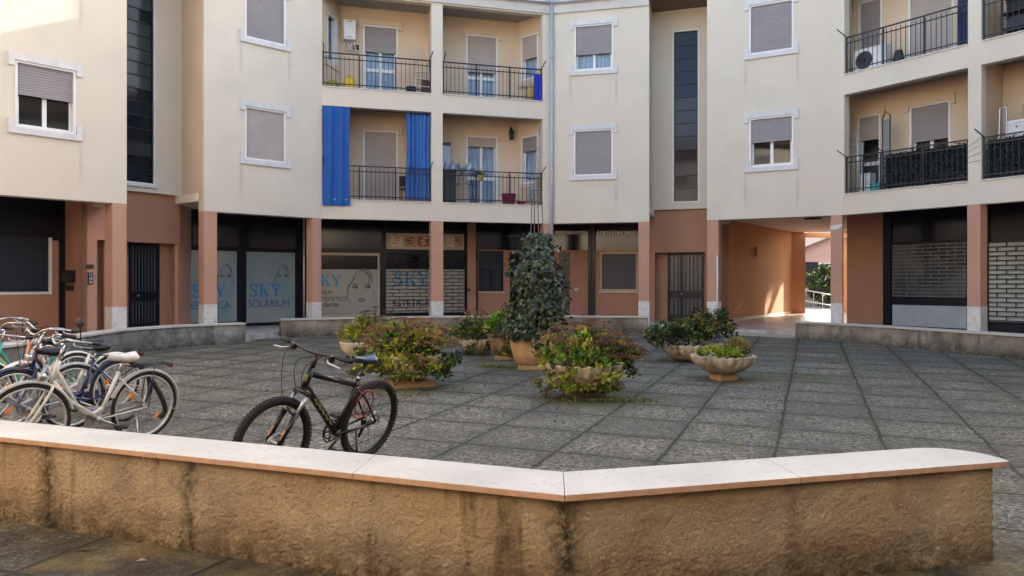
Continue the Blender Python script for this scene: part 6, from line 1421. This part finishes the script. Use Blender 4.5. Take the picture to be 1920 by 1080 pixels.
k = MB(); k.box(hx+.0, hx+12, hy-.9, hy-.75, .1, .95); tag(k.build('garden_wall', greym, None, (hx+5, hy-.8, .1)), 'grey garden wall in front of the pink house', 'wall')
def shrub(label, c, rx, ry, rz, n, mats_w, name='bush'):
    t = thing(name, label, 'bush', (c[0], c[1], c[2]-rz)); k = MB(); bush(k, c, rx, ry, rz, n, 22, .13, mats_w, .22, low=-.9, shell=.5); k.build('foliage', LM, t); k = MB()
    for i in range(4): k.tube([(c[0]+.1*i-.15, c[1], c[2]-rz-.1), (c[0]+(i-1.5)*.3, c[1]+.1*(i % 2), c[2])], .03, 6)
    k.build('stems', stemm, t)
bx = (1547-960)/1410*38; shrub('dense rounded green bush beyond the passage railing', (bx, 38, 1.45), .80, .8, 1.15, 170, [(0, 3), (2, 5)])
bx = (1588-960)/1410*37; shrub('lighter green bush at the right edge of the passage opening', (bx, 37, 1.5), .6, .6, 1.3, 110, [(0, 3), (1, 2), (4, 1)])
t = thing('ramp_railing', 'pale metal ramp railing outside the passage', 'railing', (13.5, 33.6, .3)); k = MB()
for z0, z1 in ((1.30, .85), (.82, .38)): k.tube([(12.6, 33.4, z0), (15.2, 33.9, z1)], .025, 8)
for i in range(7): s = i/6; k.tube([(12.6+2.6*s, 33.4+.5*s, .2), (12.6+2.6*s, 33.4+.5*s, 1.3-.45*s)], .008 if i % 3 else .018, 6)
k.build('rails', zinc, t)
t = thing('added_shade_pine', 'added unseen umbrella pine behind the right wing, blocking sun from the passage mouth', 'tree', (20.6, 36.9, .2))  # added out of view; the crown cuts the upper sun rays into the passage
k = MB(); k.tube([(20.6, 36.9, .1), (20.7, 37.0, 2.6), (20.5, 36.8, 5.8), (20.6, 36.9, 8.2)], [.22, .18, .15, .06], 10)
for a_ in range(7): an = a_*.9; k.tube([(20.55, 36.85, 5.0+.1*a_), (20.6+1.2*math.cos(an), 36.9+1.2*math.sin(an), 7.2), (20.6+2.2*math.cos(an), 36.9+2.2*math.sin(an), 7.9)], [.07, .05, .02], 6)
k.build('trunk', stemm, t)
k = MB(); bush(k, (20.6, 36.9, 7.9), 3.0, 3.0, 1.4, 330, 26, .22, [(2, 5), (0, 2)], .42, low=-.9, shell=.35); k.build('crown', LM, t)
# added block above the left bays, out of view, shaping the left facade's sun patch
a0, a1 = FB.P(FB.L-2.0, .4, 0), FC.P(FC.U(735, 0), .02, 0)
mb = MB(); Ft = Face((a0.x, a0.y), (a1.x, a1.y)); mb.fbox(Ft, 0, Ft.L, 0, 4.5, ET+.05, 12.6); wpart('added_shade_block', mb, cream)
# fallen leaves near the camera
for i, (px, py, m_, lb, L_) in enumerate(((255, 1054, whp, 'curled white scrap lying on the mossy slab in front of the tan wall', .06), (140, 1035, headb, 'dark brown fallen leaf on the slab in front of the tan wall', .08))):
    q = gp(px, py); k = MB(); leaf(k, q+Vector((0, 0, .006)), Vector((1, .2, .1)), L_, L_*.35, 0, .5); o = k.build('fallen_leaf' if i else 'paper_scrap', m_, None, q); tag(o, lb, 'leaf' if i else 'scrap')

# leaf litter blown about the court
w = MB()
for i in range(150):
    a_ = rnd.uniform(0, 2*PI); rr = rnd.uniform(.6, 5.5) if i % 3 else rnd.uniform(.6, 1.6); cx_, cy_ = rnd.choice(((-1.3, 10.6), (1.1, 9.7), (.4, 12.8), (3.4, 11.4)))
    x_, y_ = cx_+rr*math.cos(a_), cy_+rr*.8*math.sin(a_)
    if y_ < 6.6 or y_ > 18 or abs(x_) > 6: continue
    leaf(w, Vector((x_, y_, gz(x_, y_)+.004)), Vector((rnd.uniform(-1, 1), rnd.uniform(-1, 1), .12)), rnd.uniform(.03, .06), rnd.uniform(.015, .03), rnd.choice((0, 1, 1, 2)), .5)
o = w.build('leaf_litter', [leaft, headb, leafy]); tag(o, 'small dry leaves scattered over the grey paving of the court', 'leaf litter'); o['kind'] = 'stuff'
# rain runs below the ends of the window sills
def sill_runs(m, places):
    N = m.node_tree.nodes; L = m.node_tree.links; b = N['Principled BSDF']; src = b.inputs['Base Color'].links[0].from_socket
    tc = N.new('ShaderNodeTexCoord'); vm = N.new('ShaderNodeVectorMath'); vm.operation = 'ADD'; L.new(tc.outputs['Object'], vm.inputs[0]); vm.inputs[1].default_value = BASE[bld]
    nz = N.new('ShaderNodeTexNoise'); nz.inputs['Scale'].default_value = 9; nz.inputs['Detail'].default_value = 5; L.new(vm.outputs[0], nz.inputs['Vector'])
    tot = None
    for p in places:
        s_ = N.new('ShaderNodeVectorMath'); s_.operation = 'SUBTRACT'; L.new(vm.outputs[0], s_.inputs[0]); s_.inputs[1].default_value = p
        q = N.new('ShaderNodeVectorMath'); q.operation = 'MULTIPLY'; L.new(s_.outputs[0], q.inputs[0]); q.inputs[1].default_value = (14, 14, 1.7)
        ln = N.new('ShaderNodeVectorMath'); ln.operation = 'LENGTH'; L.new(q.outputs[0], ln.inputs[0])
        r = N.new('ShaderNodeMapRange'); r.inputs[1].default_value = .1; r.inputs[2].default_value = 1; r.inputs[3].default_value = 1; r.inputs[4].default_value = 0; L.new(ln.outputs['Value'], r.inputs[0])
        if tot is None: tot = r.outputs[0]
        else: a = N.new('ShaderNodeMath'); a.operation = 'MAXIMUM'; L.new(tot, a.inputs[0]); L.new(r.outputs[0], a.inputs[1]); tot = a.outputs[0]
    mu = N.new('ShaderNodeMath'); mu.operation = 'MULTIPLY'; L.new(tot, mu.inputs[0]); nm_ = N.new('ShaderNodeMath'); nm_.operation = 'MULTIPLY'; L.new(nz.outputs['Fac'], nm_.inputs[0]); nm_.inputs[1].default_value = .55; L.new(nm_.outputs[0], mu.inputs[1])
    mx = N.new('ShaderNodeMix'); mx.data_type = 'RGBA'; L.new(mu.outputs[0], mx.inputs[0]); L.new(src, mx.inputs[6]); mx.inputs[7].default_value = (.20, .17, .14, 1); L.new(mx.outputs[2], b.inputs['Base Color'])
pl = []
for F, a, b_ in ((FA, 28, 142), (FB, 459, 536), (FD, 1076, 1149), (FF, 1405, 1488)):
    for px in (a, b_):
        u = F.U(px, 0)+(-.10 if px == a else .10)
        for z in (W1[0], W2[0]):
            if rnd.random() < .6: pl.append(F.P(u, 0, z-.38-.3*rnd.random()))
sill_runs(cream, pl)
